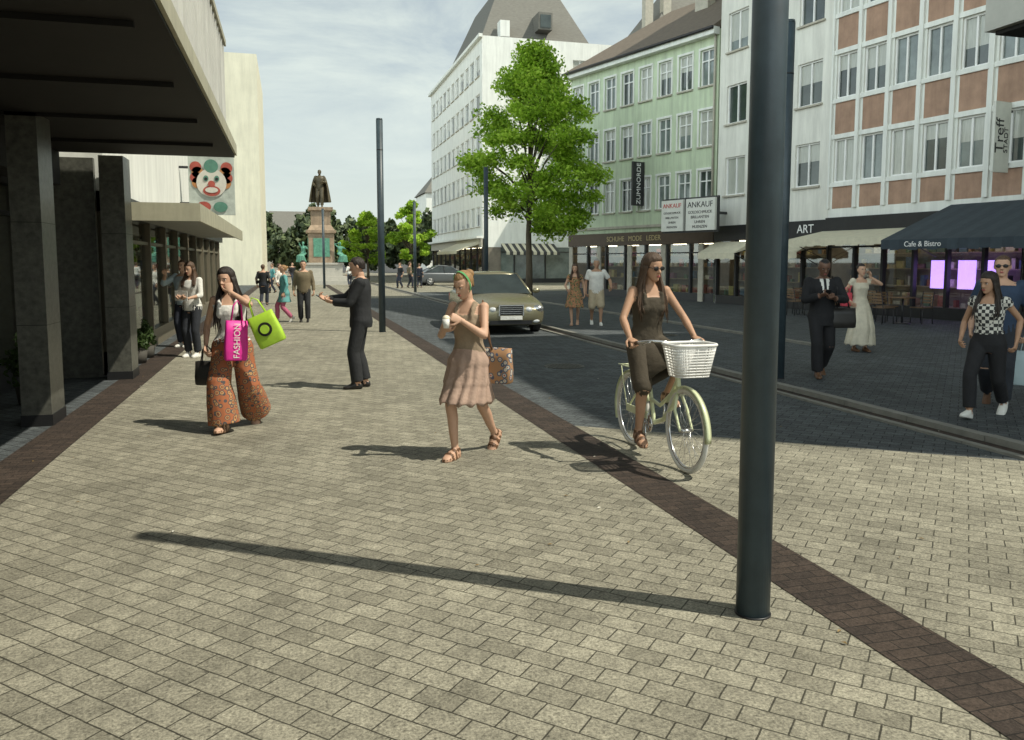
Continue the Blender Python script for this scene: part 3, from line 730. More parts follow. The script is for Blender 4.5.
    for sd,ft in ((-1,fl),(1,fr)):
        (fx,fy,fz),yaw,pit=ft; pr=math.radians(pit)
        if fz is None: fz=.08*math.cos(pr)+(.12*math.sin(pr) if pit>0 else .05*math.sin(-pr))
        hip=V((pel[0]+sd*.088,pel[1],hipz+pel[2]))
        pole=V((sd*.12+math.sin(math.radians(yaw))*.5,1,0))
        kn,an=ik(hip,V((fx,fy,fz)),.43,.405,pole)
        rt=(.088,.078,.058,.055,.035) if m_ else (.088,.074,.052,.050,.031)
        b.tube([hip,hip.lerp(kn,.45),kn],rt[:3],sk,16,step=.014,round_=True)
        b.tube([kn,kn.lerp(an,.3)+V((0,-.012,0)),kn.lerp(an,.6),an],[rt[2],rt[3],.042,rt[4]],sk,14,step=.014,round_=True)
        legs[sd]=(hip,kn,an)
        if bottom:
            m=bottom['mat']; g=bottom.get('g',.014); le=bottom.get('len',1.93); w=bottom.get('flare',.012)
            b.tube([hip,hip.lerp(kn,.45),kn] if le>=1 else [hip,hip.lerp(kn,le)],[rt[0]+g,rt[1]+g,rt[2]+g+w*.4][:3 if le>=1 else 2],m,16,step=.014,round_=True)
            if le>1:
                q=kn.lerp(an,le-1); b.tube([kn,kn.lerp(q,.4)+V((0,-.006,0)),q],[rt[2]+g+w*.4,rt[3]+g+w*.7,rt[4]+g+w+.01],m,16,step=.014,round_=False)
        F=Matrix.Translation(an)@Matrix.Rotation(math.radians(-yaw),4,'Z')@Matrix.Rotation(-pr,4,'X')
        sm_=shoes['mat'] if shoes else sk
        R=[]
        for y,wd,hh,zo in ((-.068,.016,.02,-.05),(-.055,.032,.04,-.045),(-.02,.038,.058,-.035),(.03,.038,.055,-.035),(.08,.043,.042,-.045),(.13,.047,.03,-.055),(.165,.040,.024,-.058),(.185,.022,.015,-.062)):
            ring=[]
            for j in range(14):
                a=2*math.pi*j/14; z=zo+hh*math.sin(a); z=max(z,-.078); ring.append(F@V((wd*math.cos(a),y,z)))
            R.append(ring)
        b.rings(R,sm_)
        if shoes and shoes.get('sole'):
            R=[]
            for zz in (-.085,-.058):
                R.append([F@V((math.copysign(abs(math.cos(a))**.7,math.cos(a))*(.05 if math.sin(a)>0 else .042),.058+.138*math.copysign(abs(math.sin(a))**.8,math.sin(a)),zz)) for a in [2*math.pi*j/16 for j in range(16)]])
            b.rings(R,shoes['sole'])
        if shoes and shoes.get('strap'):
            for yy,hh in ((.115,.004),(.05,.022)):
                b.tube([F@V((-.047,yy,-.066)),F@V((-.034,yy,-.028+hh)),F@V((0,yy,-.014+hh)),F@V((.034,yy,-.028+hh)),F@V((.047,yy,-.066))],.0095,shoes['strap'],8,step=.01)
            b.tube([F@V((.037*math.cos(a),-.012+.04*math.sin(a),.004)) for a in [2*math.pi*j/16 for j in range(17)]],.008,shoes['strap'],8,cap=False)
    if bottom: infl(.80,bottom.get('z1',1.0),.014,bottom['mat'])
    ov=None
    if jacket and jacket.get('shirt'):
        si=b.mi(jacket['shirt']); ti=b.mi(jacket.get('tie') or jacket['shirt']); inv=Tm.inverted(); ji=b.mi(jacket['mat'])
        def ov(c,kk,s,si=si,ti=ti,ji=ji,inv=inv):
            if kk!=ji: return None
            p=inv@c
            if p.y>.04 and 1.08<p.z<1.46 and abs(p.x)<(p.z-1.08)*.20:
                return ti if (jacket.get('tie') and abs(p.x)<.022) else si
    b.remesh('body_and_clothes',vox,e,it=3,override=ov)
    for sd in (-1,1):
        el,wr_,hd,sh=handp[sd]
        h=MB(); fd=(wr_-el).normalized()
        d=V(hd['dir']).normalized() if 'dir' in hd else (fd+V((0,.12,-.0))).normalized()
        pn=V(hd.get('palm',(-sd,.0,.0)))
        hand(h,wr_,d,pn,(-1 if sd>0 else 1)*1,sk,hd.get('curl',28),1.0 if not m_ else 1.08)
        if far: h.build('hand',e)
        else: h.remesh('hand',.0042,e,it=2)
    Hm=Tm@Matrix.Translation(V((0,.005,1.475)))@Matrix.Rotation(math.radians(head[0]),4,'Z')@Matrix.Rotation(math.radians(-head[1]),4,'X')@Matrix.Rotation(math.radians(head[2]),4,'Y')
    h=MB(); w=1.04 if m_ else .98
    h.loft([(0,.062,-.004,.012,.012),(0,.055,.004,.026*w,.028),(0,.040,.018,.040*w,.045),(0,.022,.042,.053*w,.066),(0,.012,.075,.063*w,.080),(0,.006,.105,.069*w,.088),(0,.0,.14,.074*w,.095),(0,-.004,.17,.073*w,.092),(0,-.008,.195,.062*w,.078),(0,-.01,.215,.040*w,.052),(0,-.01,.226,.015,.02)],sk,n=26,step=.007,M=Hm)
    h.tube([Hm@V((0,.088,.122)),Hm@V((0,.100,.100)),Hm@V((0,.108,.086))],[.007,.010,.0135],sk,10,step=.006,round_=True)
    for s in (-1,1):
        h.ell((s*.013,.098,.081),(.008,.009,.007),sk,Hm,8,6)
        h.ell((s*.074*w,-.004,.108),(.010,.018,.030),sk,Hm,10,6)
        h.ell((s*.034,.078,.133),(.022,.012,.006),sk,Hm,10,6)
    h.ell((0,.088,.049),(.022,.012,.008),sk,Hm,10,6); h.ell((0,.083,.017),(.018,.012,.012),sk,Hm,10,6)
    h.tube([Hm@V((0,-.01,.03)),TP(0,-.005,1.44)],[.052 if m_ else .043,.054 if m_ else .045],sk,16,step=.01)
    h.remesh('head',.0065 if not far else .011,e,it=2)
    f=MB(); hm=HAIR[hair[1]] if isinstance(hair[1],str) else hair[1]
    for s in (-1,1):
        f.ell((s*.031,.0835,.117),(.0125,.0075,.0065),eyew,Hm,10,6); f.ell((s*.031,.0895,.117),(.0058,.003,.0058),eyed,Hm,10,6)
        f.tube([Hm@V((s*.014,.095,.131)),Hm@V((s*.032,.0945,.137)),Hm@V((s*.048,.083,.131))],[.002,.0032,.0015],hm,6)
        f.tube([Hm@V((s*.019,.0905,.1235)),Hm@V((s*.032,.0925,.125)),Hm@V((s*.044,.083,.120))],[.0012,.002,.001],eyed,5)
    f.ell((0,.0975,.0535),(.022,.006,.0042),lipm,Hm,12,6); f.ell((0,.0965,.046),(.019,.007,.005),lipm,Hm,12,6)
    if glasses:
        for s in (-1,1):
            f.ell((s*.034,.094,.117),(.028,.007,.020),black,Hm,14,6); f.tube([Hm@V((s*.06,.088,.121)),Hm@V((s*.077,.0,.118))],.003,black,6)
        f.tube([Hm@V((-.012,.103,.121)),Hm@V((.012,.103,.121))],.003,black,6)
    f.build('face_features',e)
    st=hair[0]
    if st!='bald':
        hb=MB(); R=[];na=48
        thr={'short':lambda a:.06 if abs(a)>1.9 else (.105 if abs(a)>1.15 else .184),'long':lambda a:.03 if abs(a)>1.25 else .180-.02*abs(a),'up':lambda a:.06 if abs(a)>1.9 else (.125 if abs(a)>1.3 else .180),'stubble':lambda a:.10 if abs(a)>1.9 else (.14 if abs(a)>1.25 else .185)}[st if st in('short','long','up','stubble') else 'long']
        th_=.010 if st in('short','up') else (.018 if st=='long' else .004)
        nr=16
        for i in range(nr+1):
            ring=[]
            for j in range(na):
                a=-math.pi+2*math.pi*j/na
                zt=np.mean([thr(((a+o+math.pi)%(2*math.pi))-math.pi) for o in (-.25,-.12,0,.12,.25)])+.005*math.sin(a*17)+.004*math.sin(a*31)
                top_=.228+th_
                z=top_-(top_-zt)*(i/nr)**1.25
                rr=max(0,1-((z-.128)/(.100+th_))**2)**.5 if z>.128 else 1-.12*((.128-z)/.1)
                ff=(i/nr)
                wob=1+(.03*math.sin(a*13+i*.5)+.025*math.sin(a*29+i*.9))*(1-ff**3)
                tk=th_*(1-ff**3)+.0005
                ring.append(Hm@V(((.074*w+tk)*rr*math.sin(a)*wob,-.006+(.095+tk)*rr*math.cos(a)*wob,z)))
            R.append(ring)
        hb.rings(R,hm)
        if st=='long':
            Ln=hair[2] if len(hair)>2 else .30
            rr_=random.Random(len(name)*7+int(pos[0]*10))
            for q in range(84):
                a=math.radians(rr_.uniform(70,290)); sx,cy=math.sin(a),math.cos(a)
                p0=Hm@V((.082*sx,-.006+.100*cy,.13)); p1=Hm@V((.086*sx,-.01+.09*cy,.05))
                ra=rr_.uniform(.65,1.12)
                front=abs(sx)>.8 and cy>-.3
                p2=TP(.105*sx*ra,(.03 if front else -.03)+.085*cy,1.42); p3=TP(.125*sx*ra+rr_.uniform(-.015,.015),(.085 if front else -.10)+.03*cy*ra,1.47-Ln*.55); p4=TP(.12*sx*ra+rr_.uniform(-.035,.035),(.11 if front else -.12)+rr_.uniform(-.025,.025),1.47-Ln*rr_.uniform(.7,1.08))
                hb.tube([p0,p1,p2,p3,p4],[.010,.0125,.012,.0095,.002],hm,6,step=.04)
        if st=='up':
            hb.ell((0,-.105,.165),(.045,.04,.042),hm,Hm)
            if len(hair)>2:
                R=[[Hm@V((.0905*math.sin(a),.012+dy+.0*math.cos(a),.133+.110*math.cos(a))) for a in [2*math.pi*j/28 for j in range(28)]] for dy in (-.010,.010)]
                hb.rings(R,hair[2],cap=False)
        hb.build('hair',e)
    if skirt:
        sb=MB(); z1,z0,fl_=skirt['z1'],skirt['z0'],skirt.get('flare',.08); n=72; R=[]; nf=skirt.get('folds',11)
        def at(z):
            xs=[];ys=[]
            for sd in (-1,1):
                hip,kn,an=legs[sd]
                if z>=hip.z: p=hip
                elif z>=kn.z: p=hip.lerp(kn,(hip.z-z)/max(.01,hip.z-kn.z))
                else: p=kn.lerp(an,min(1,(kn.z-z)/max(.01,kn.z-an.z)))
                xs.append(p.x);ys.append(p.y)
            return (xs[0]+xs[1])/2,(ys[0]+ys[1])/2,abs(xs[0]-xs[1])/2,abs(ys[0]-ys[1])/2
        st_=26
        for i in range(st_+1):
            t=i/st_; z=z1+(z0-z1)*t; cx_,cy_,hx,hy=at(z)
            wz=max(0,min(1,(z1-z)/.12))
            rx=max(.122+.055*wz,hx*.6+.09*wz+.02)+fl_*t; ry=max(.092+.045*wz,hy+.085*wz)+fl_*t
            if i==0: cx_,cy_=pel[0],pel[1]
            ring=[]
            tier=skirt.get('tiers',0); tr=1+ (.05*((t*tier)%1) if tier else 0)
            for j in range(n):
                a=2*math.pi*j/n; wv=1+ (.02+.07*t)*math.sin(nf*a+2*t+math.sin(a*3))*min(1,t*3)+.03*t*math.sin(23*a+9*t)
                ring.append(V((cx_+rx*wv*tr*math.cos(a),cy_+ry*wv*tr*math.sin(a),z+(.015*math.sin(nf*a) if i==st_ else 0))))
            R.append(ring)
        sb.rings(R,skirt['mat'],cap=False); so=sb.build('skirt',e); sd_=so.modifiers.new('t','SOLIDIFY'); sd_.thickness=.006
    if extra: extra(e,handp,legs,TP,Hm)
    return e
def C(x,y): return (.9636*x+.267*y,-.267*x+.9636*y)
def cloth(n,c,var=.14,scale=9,**k): return mat('cloth_'+n,c,.85,var,scale,.7,26,**k)
def patt(name,cols,scale,kind='v'):
    m=bpy.data.materials.new(name); m.use_nodes=True; nt=m.node_tree;N=nt.nodes;L=nt.links;p=N['Principled BSDF'];p.inputs['Roughness'].default_value=.85
    tc=N.new('ShaderNodeTexCoord')
    if kind=='check':
        t=N.new('ShaderNodeTexChecker'); t.inputs['Scale'].default_value=scale; t.inputs[1].default_value=(*cols[0],1); t.inputs[2].default_value=(*cols[1],1)
        L.new(tc.outputs['Object'],t.inputs['Vector']); L.new(t.outputs['Color'],p.inputs['Base Color']); return m
    t=N.new('ShaderNodeTexVoronoi'); t.inputs['Scale'].default_value=scale; L.new(tc.outputs['Object'],t.inputs['Vector'])
    r=N.new('ShaderNodeValToRGB'); r.color_ramp.interpolation='CONSTANT'
    while len(r.color_ramp.elements)<len(cols): r.color_ramp.elements.new(.5)
    for i,c in enumerate(cols): r.color_ramp.elements[i].position=i/len(cols); r.color_ramp.elements[i].color=(*c,1)
    w=N.new('ShaderNodeMath'); w.operation='MULTIPLY'; w.inputs[1].default_value=1.5; L.new(t.outputs['Distance'],w.inputs[0])
    L.new(w.outputs[0],r.inputs['Fac']); L.new(r.outputs['Color'],p.inputs['Base Color']); return m
leather=mat('black_leather',(.02,.018,.016),.4,.2,8); brownl=mat('brown_leather',(.12,.06,.03),.5,.2,8)
phonem=mat('phone',(.02,.02,.022),.2,.1)
whites=cloth('white',(.70,.69,.64)); blackc=cloth('black',(.016,.016,.018)); 
def bag(b,c,w,d,h,m,handle=.18,u=None,hm=None):
    c=V(c); R=[]
    for t in (0,.04,.35,.7,1.):
        k=.9 if t==0 else 1+.04*math.sin(t*5)
        kk=1-.25*t if d>.06 else 1-.5*t
        R.append([c+V((math.copysign(abs(math.cos(a))**.35,math.cos(a))*w/2*k,math.copysign(abs(math.sin(a))**.4,math.sin(a))*d/2*kk*k,-h*(1-t))) for a in [2*math.pi*j/24 for j in range(24)]])
    b.rings(R,m)
    for s in (-1,1):
        b.tube([c+V((-w*.25,s*d*.2,-.01)),c+V((-w*.17,s*d*.1,handle*.75)),c+V((0,0,handle)),c+V((w*.17,s*d*.1,handle*.75)),c+V((w*.25,s*d*.2,-.01))],.006,hm or m,6)
# --- A woman with shopping bags
def exA(e,hp,legs,TP,Hm):
    el,wr,_,_=hp[-1]; q=el.lerp(wr,.35)
    b=MB(); bag(b,V((0,0,-.20)),.22,.09,.40,mat('pink_bag',(.70,.03,.30),.5,.12,6,.2,20),.2)
    ob=b.build('pink_shopping_bag',e); ob.location=q+V((.05,.02,.0)); ob.rotation_euler=(0,-.06,.5)
    t_=text('FASHION',.085,Matrix.Identity(4),whites,ob,ext=.001); t_.matrix_world=Matrix.Identity(4); t_.location=(0,.049,-.40); t_.rotation_euler=(math.pi/2,-math.pi/2,math.pi)
    b=MB(); bag(b,V((0,0,-.18)),.27,.10,.33,mat('lime_bag',(.40,.62,.05),.5,.12,6,.2,20),.18); disc(b,(0,-.34),.07,.052,leather,n=20); disc(b,(0,-.34),.045,.064,_m['lime_bag'],n=20)
    ob=b.build('green_shopping_bag',e); ob.location=q+V((-.10,.06,.03)); ob.rotation_euler=(0,.42,0)
    b=MB(); w2=hp[1][1]; bag(b,w2+V((-0.02,.03,-.16)),.24,.12,.24,leather,.16); b.build('handbag',e)
person('woman_with_shopping_bags',(-.58,8.6),C(.05,-1),1.68,hair=('long','dark',.42),lean=(0,2,0),pel=(0,0,-.04),
  fl=((-.15,-.26,None),-8,42),fr=((.04,.22,None),8,-6),hl=dict(t=(-.055,.20,1.42),pole=(-.9,-.1,-.6),dir=(.25,-.2,.9),palm=(.3,-.9,-.1),curl=55),
  hr=dict(t=(.25,.06,.87)),head=(-14,8,4),top=dict(mat=whites,z0=.96,z1=1.33,g=.016,straps=True,flare=.1),
  bottom=dict(mat=patt('paisley_trousers',[(.42,.16,.06),(.20,.06,.03),(.46,.26,.11),(.08,.07,.07),(.36,.12,.05)],19),g=.034,flare=.085,len=1.99),
  shoes=dict(mat=SK['light'],sole=brownl,strap=brownl),extra=exA)
# --- E woman eating ice cream
def exE(e,hp,legs,TP,Hm):
    b=MB(); w=hp[1][1]; c=w+V((-.06,.06,.075)); b.tube([c+V((0,0,-.05)),c+V((0,0,.03))],[.024,.036],mat('paper_cup',(.75,.74,.7),.6,.05),16); b.ell(c+V((0,0,.035)),(.034,.034,.028),mat('ice_cream',(.8,.72,.55),.5,.05))
    w2=hp[-1][1]; b.tube([w2+V((.055,.08,.02)),c+V((0,0,.06))],.003,whites,5)
    b.build('ice_cream_cup',e)
    b=MB(); bag(b,V((-.25,-.06,.98)),.28,.12,.31,patt('patterned_bag',[(.42,.08,.08),(.5,.46,.38),(.07,.09,.14),(.36,.2,.1)],20),.0)
    b.tube([(-.20,-.04,.97),TP(-.165,-.05,1.2),TP(-.14,-.02,1.43),TP(-.17,.06,1.28),(-.22,-.02,.97)],.009,brownl,6,step=.03); b.build('shoulder_bag',e)
taupe=cloth('taupe',(.27,.205,.14)); dusty=cloth('dusty_pink',(.38,.265,.205),.15,14)
person('woman_eating_ice_cream',(1.50,6.80),C(-.45,-.9),1.66,hair=('up','blond',cloth('green_band',(.10,.33,.12))),pel=(0,0,-.03),lean=(3,0,0),
  fl=((-.07,-.34,None),4,48),fr=((.06,.16,None),0,0),hr=dict(t=(.10,.27,1.15),pole=(.7,-.5,-.8),dir=(-.75,.6,.35),palm=(-.3,-.3,.9),curl=50),
  hl=dict(t=(-.06,.25,1.24),pole=(-.8,-.4,-.7),dir=(.6,.6,.35),palm=(.6,-.5,-.3),curl=50),head=(-12,22,0),
  top=dict(mat=taupe,z0=.92,z1=1.33,g=.014,straps=True),skirt=dict(mat=dusty,z1=1.0,z0=.50,flare=.04,folds=13,tiers=3),
  bottom=dict(mat=dusty,len=.3,z1=1.0),shoes=dict(mat=SK['light'],sole=brownl,strap=brownl),extra=exE)
# --- D man in dark suit with phone
def exD(e,hp,legs,TP,Hm):
    b=MB(); w=hp[1][1]; c=w+V((-.045,.085,.02)); b.box((-.036,-.07,-.005),(.036,.07,.005),phonem,Matrix.Translation(c)@Matrix.Rotation(.6,4,'X')); b.build('phone',e)
charc=cloth('charcoal',(.022,.023,.025))
person('man_using_phone',(.91,10.9),C(-1,-.12),1.76,'m',hair=('short','dark'),fl=((-.10,.05,None),-6,0),fr=((.09,-.04,None),8,0),
  hr=dict(t=(.08,.42,1.16),pole=(.5,-.3,-1),dir=(-.1,.9,.3),palm=(-.5,0,.8),curl=35),hl=dict(t=(-.10,.34,1.13),pole=(-.5,-.3,-1),dir=(.2,.9,.2),palm=(.5,0,.8),curl=35),
  head=(0,14,0),top=dict(mat=whites),jacket=dict(mat=charc,shirt=whites,z0=.80),bottom=dict(mat=charc,g=.014,flare=.02,len=1.95),shoes=dict(mat=leather),extra=exD)
# --- B pair by the shop
person('man_taking_photo',(-2.05,17.2),C(-.3,-.9),1.74,'m',hair=('short','brown'),hr=dict(t=(.16,.30,1.42),pole=(.6,-.3,-.8),dir=(-.1,.2,.9),palm=(-.5,.2,0),curl=40),
  top=dict(mat=cloth('pale_blue',(.45,.55,.60)),sleeve=1.5,z0=.84,g=.02),bottom=dict(mat=cloth('navy',(.03,.035,.05))),shoes=dict(mat=whites,sole=leather),vox=.014,head=(10,0,0))
def exB(e,hp,legs,TP,Hm):
    b=MB(); b.box((-.12,.30,1.02),(.12,.31,1.2),whites); b.build('leaflet',e)
person('woman_with_leaflet',(-1.70,15.35),C(-.2,-.95),1.70,hair=('long','brown',.22),hr=dict(t=(.10,.27,1.06),pole=(.6,-.5,-.6),dir=(-.5,.8,.2),palm=(-.5,0,.5),curl=45),
  hl=dict(t=(-.10,.27,1.06),pole=(-.6,-.5,-.6),dir=(.5,.8,.2),palm=(.5,0,.5),curl=45),head=(0,15,0),top=dict(mat=whites,sleeve=1.3,z0=.84,g=.022),
  bottom=dict(mat=cloth('dark_jeans',(.025,.028,.035)),g=.014),shoes=dict(mat=whites,sole=whites),vox=.014,extra=exB)
# --- C small group
teal=cloth('teal',(.12,.33,.32))
person('woman_in_teal_coat',(-.16,23.6),C(-.8,-.3),1.64,hair=('up','blond'),fl=((-.08,-.2,None),0,40),fr=((.08,.2,None),0,-5),top=dict(mat=teal,sleeve=1.9,z0=.62,flare=.25,g=.024),bottom=dict(mat=cloth('pink_leg',(.45,.12,.2)),g=.01),shoes=dict(mat=whites),vox=.018,far=True,pel=(0,0,-.03))
person('man_in_khaki_jacket',(.38,23.5),C(.2,-1),1.74,'m',hair=('short','dark'),fl=((-.1,.1,None),0,0),top=dict(mat=cloth('khaki',(.16,.13,.08)),sleeve=1.9,z0=.82,g=.03),bottom=dict(mat=charc),shoes=dict(mat=leather),vox=.018,far=True)
# --- G couple
person('woman_in_patterned_dress',(7.42,20.4),C(-.15,-1),1.66,hair=('long','honey',.2),fl=((-.07,-.15,None),0,35),fr=((.07,.15,None),0,0),pel=(0,0,-.02),top=dict(mat=patt('leaf_print',[(.10,.12,.05),(.35,.30,.12),(.05,.07,.04),(.4,.2,.1)],18),z0=.9,z1=1.36,sleeve=.3),
  skirt=dict(mat=bpy.data.materials['leaf_print'],z1=1.0,z0=.5,flare=.06),bottom=dict(mat=bpy.data.materials['leaf_print'],len=.3),shoes=dict(mat=SK['light'],sole=brownl),vox=.016,far=True,hr=dict(t=(.2,.25,1.0)))
person('man_in_shorts',(8.0,20.3),C(.0,-1),1.80,'m',skin='tan',hair=('short','grey'),fr=((.1,-.15,None),0,35),fl=((-.1,.18,None),0,0),pel=(0,0,-.02),top=dict(mat=whites,sleeve=.7,z0=.84,g=.026),build=1.15,
  bottom=dict(mat=cloth('beige',(.42,.35,.24)),len=.95,g=.025,flare=.03),shoes=dict(mat=whites,sole=whites),vox=.016,far=True,hl=dict(t=(-.36,.15,.98)))
# --- H man in suit walking
def exH(e,hp,legs,TP,Hm):
    b=MB(); b.box((-.036,-.07,-.005),(.036,.07,.005),phonem,Matrix.Translation(V((.02,.33,1.20)))@Matrix.Rotation(.7,4,'X')); b.build('phone',e)
    b=MB(); bag(b,V((-.28,.04,.98)),.34,.12,.28,leather,.12); b.tube([(-.2,.02,1.0),TP(-.16,-.04,1.3),TP(-.13,0,1.45),TP(-.17,.08,1.3),(-.22,.06,1.0)],.012,leather,6,step=.04); b.build('shoulder_bag',e)
person('businessman',(7.6,10.2),C(-.1,-1),1.78,'m',skin='dark',hair=('stubble','black'),fl=((-.08,-.22,None),-4,35),fr=((.08,.18,None),4,0),pel=(0,0,-.03),
  hr=dict(t=(.10,.27,1.16),pole=(.7,-.3,-.8),dir=(-.6,.7,.3),palm=(-.4,0,.8),curl=45),hl=dict(t=(-.10,.26,1.12),pole=(-.8,-.3,-.6),dir=(.6,.7,.2),palm=(.4,0,.8),curl=45),
  head=(0,22,0),top=dict(mat=whites),jacket=dict(mat=blackc,shirt=whites,tie=blackc,z0=.76),bottom=dict(mat=blackc,flare=.02,len=1.95),shoes=dict(mat=brownl),vox=.012,extra=exH)
# --- I woman in cream dress
def exI(e,hp,legs,TP,Hm):
    b=MB(); bag(b,V((.30,.02,1.15)),.22,.10,.26,mat('red_bag',(.6,.07,.10),.45,.08),.1)
    b.tube([(.24,.0,1.14),TP(.14,-.03,1.43),(.26,.05,1.14)],.008,_m['red_bag'],6,step=.05); b.build('red_handbag',e)
cream=cloth('cream',(.60,.55,.43))
person('woman_in_cream_dress',(10.45,12.9),C(.15,-1),1.66,hair=('up','dark'),fl=((-.08,.1,None),0,0),hl=dict(t=(-.10,.16,1.45),pole=(-.8,.2,-.6),dir=(.1,-.1,1),curl=30),hr=dict(t=(.25,.08,.98)),
  top=dict(mat=cream,z0=.92,z1=1.36,sleeve=.3),skirt=dict(mat=cream,z1=1.0,z0=.14,flare=.09,folds=9),bottom=dict(mat=cream,len=.3),shoes=dict(mat=brownl),vox=.013,extra=exI)
# --- J couple
chk=patt('check_top',[(.62,.60,.54),(.03,.03,.03)],26,'check')
person('woman_in_checked_top',(7.35,7.0),C(-.75,-.65),1.64,skin='tan',hair=('long','dark',.30),fl=((-.07,-.36,None),0,42),fr=((.07,.26,None),0,-12),pel=(0,0,-.05),lean=(4,0,0),
  hr=dict(t=(.24,.14,.90)),hl=dict(t=(-.26,-.08,.88)),head=(-18,8,0),top=dict(mat=chk,z0=1.02,z1=1.36,sleeve=.22,g=.018),bottom=dict(mat=blackc,g=.015,len=1.9,z1=1.04),shoes=dict(mat=whites,sole=whites),vox=.011)
def exJ(e,hp,legs,TP,Hm):
    b=MB(); bag(b,hp[-1][1]+V((-0.02,.0,-.22)),.30,.1,.38,mat('pale_blue_bag',(.42,.52,.54),.6,.08),.2); b.build('shopping_bag',e)
person('man_in_navy_shirt',(8.02,7.5),C(-.55,-.8),1.80,'m',hair=('short','brown'),fl=((-.09,.16,None),0,0),fr=((.09,-.2,None),0,35),pel=(0,0,-.03),top=dict(mat=cloth('navy_shirt',(.03,.05,.09)),sleeve=.8,z0=.84,g=.026),bottom=dict(mat=_m['cloth_dark_jeans']),shoes=dict(mat=brownl),vox=.012,extra=exJ,glasses=True)
# --- distant pedestrians
dp=[(-1.0,33,charc,0),(-.4,34,whites,1),(6.9,52,charc,0),(7.6,52.5,_m['cloth_khaki'],1),(8.3,53,_m['cloth_navy'],0),(-.9,46,teal,1),(0.2,58,blackc,0),(4.0,56,whites,1)]
for i,(x,y,m,f_) in enumerate(dp):
    person('pedestrian',(x,y),C(math.sin(i*2.3),math.cos(i*1.7)),1.62+.03*(i%4),'f' if f_ else 'm',hair=('short','brown'),fl=((-.08,-.12,None),0,25),fr=((.08,.14,None),0,0),top=dict(mat=m,sleeve=1.9,z0=.84,g=.02),bottom=dict(mat=_m['cloth_navy']),shoes=dict(mat=leather),vox=.03,far=True,pel=(0,0,-.02))
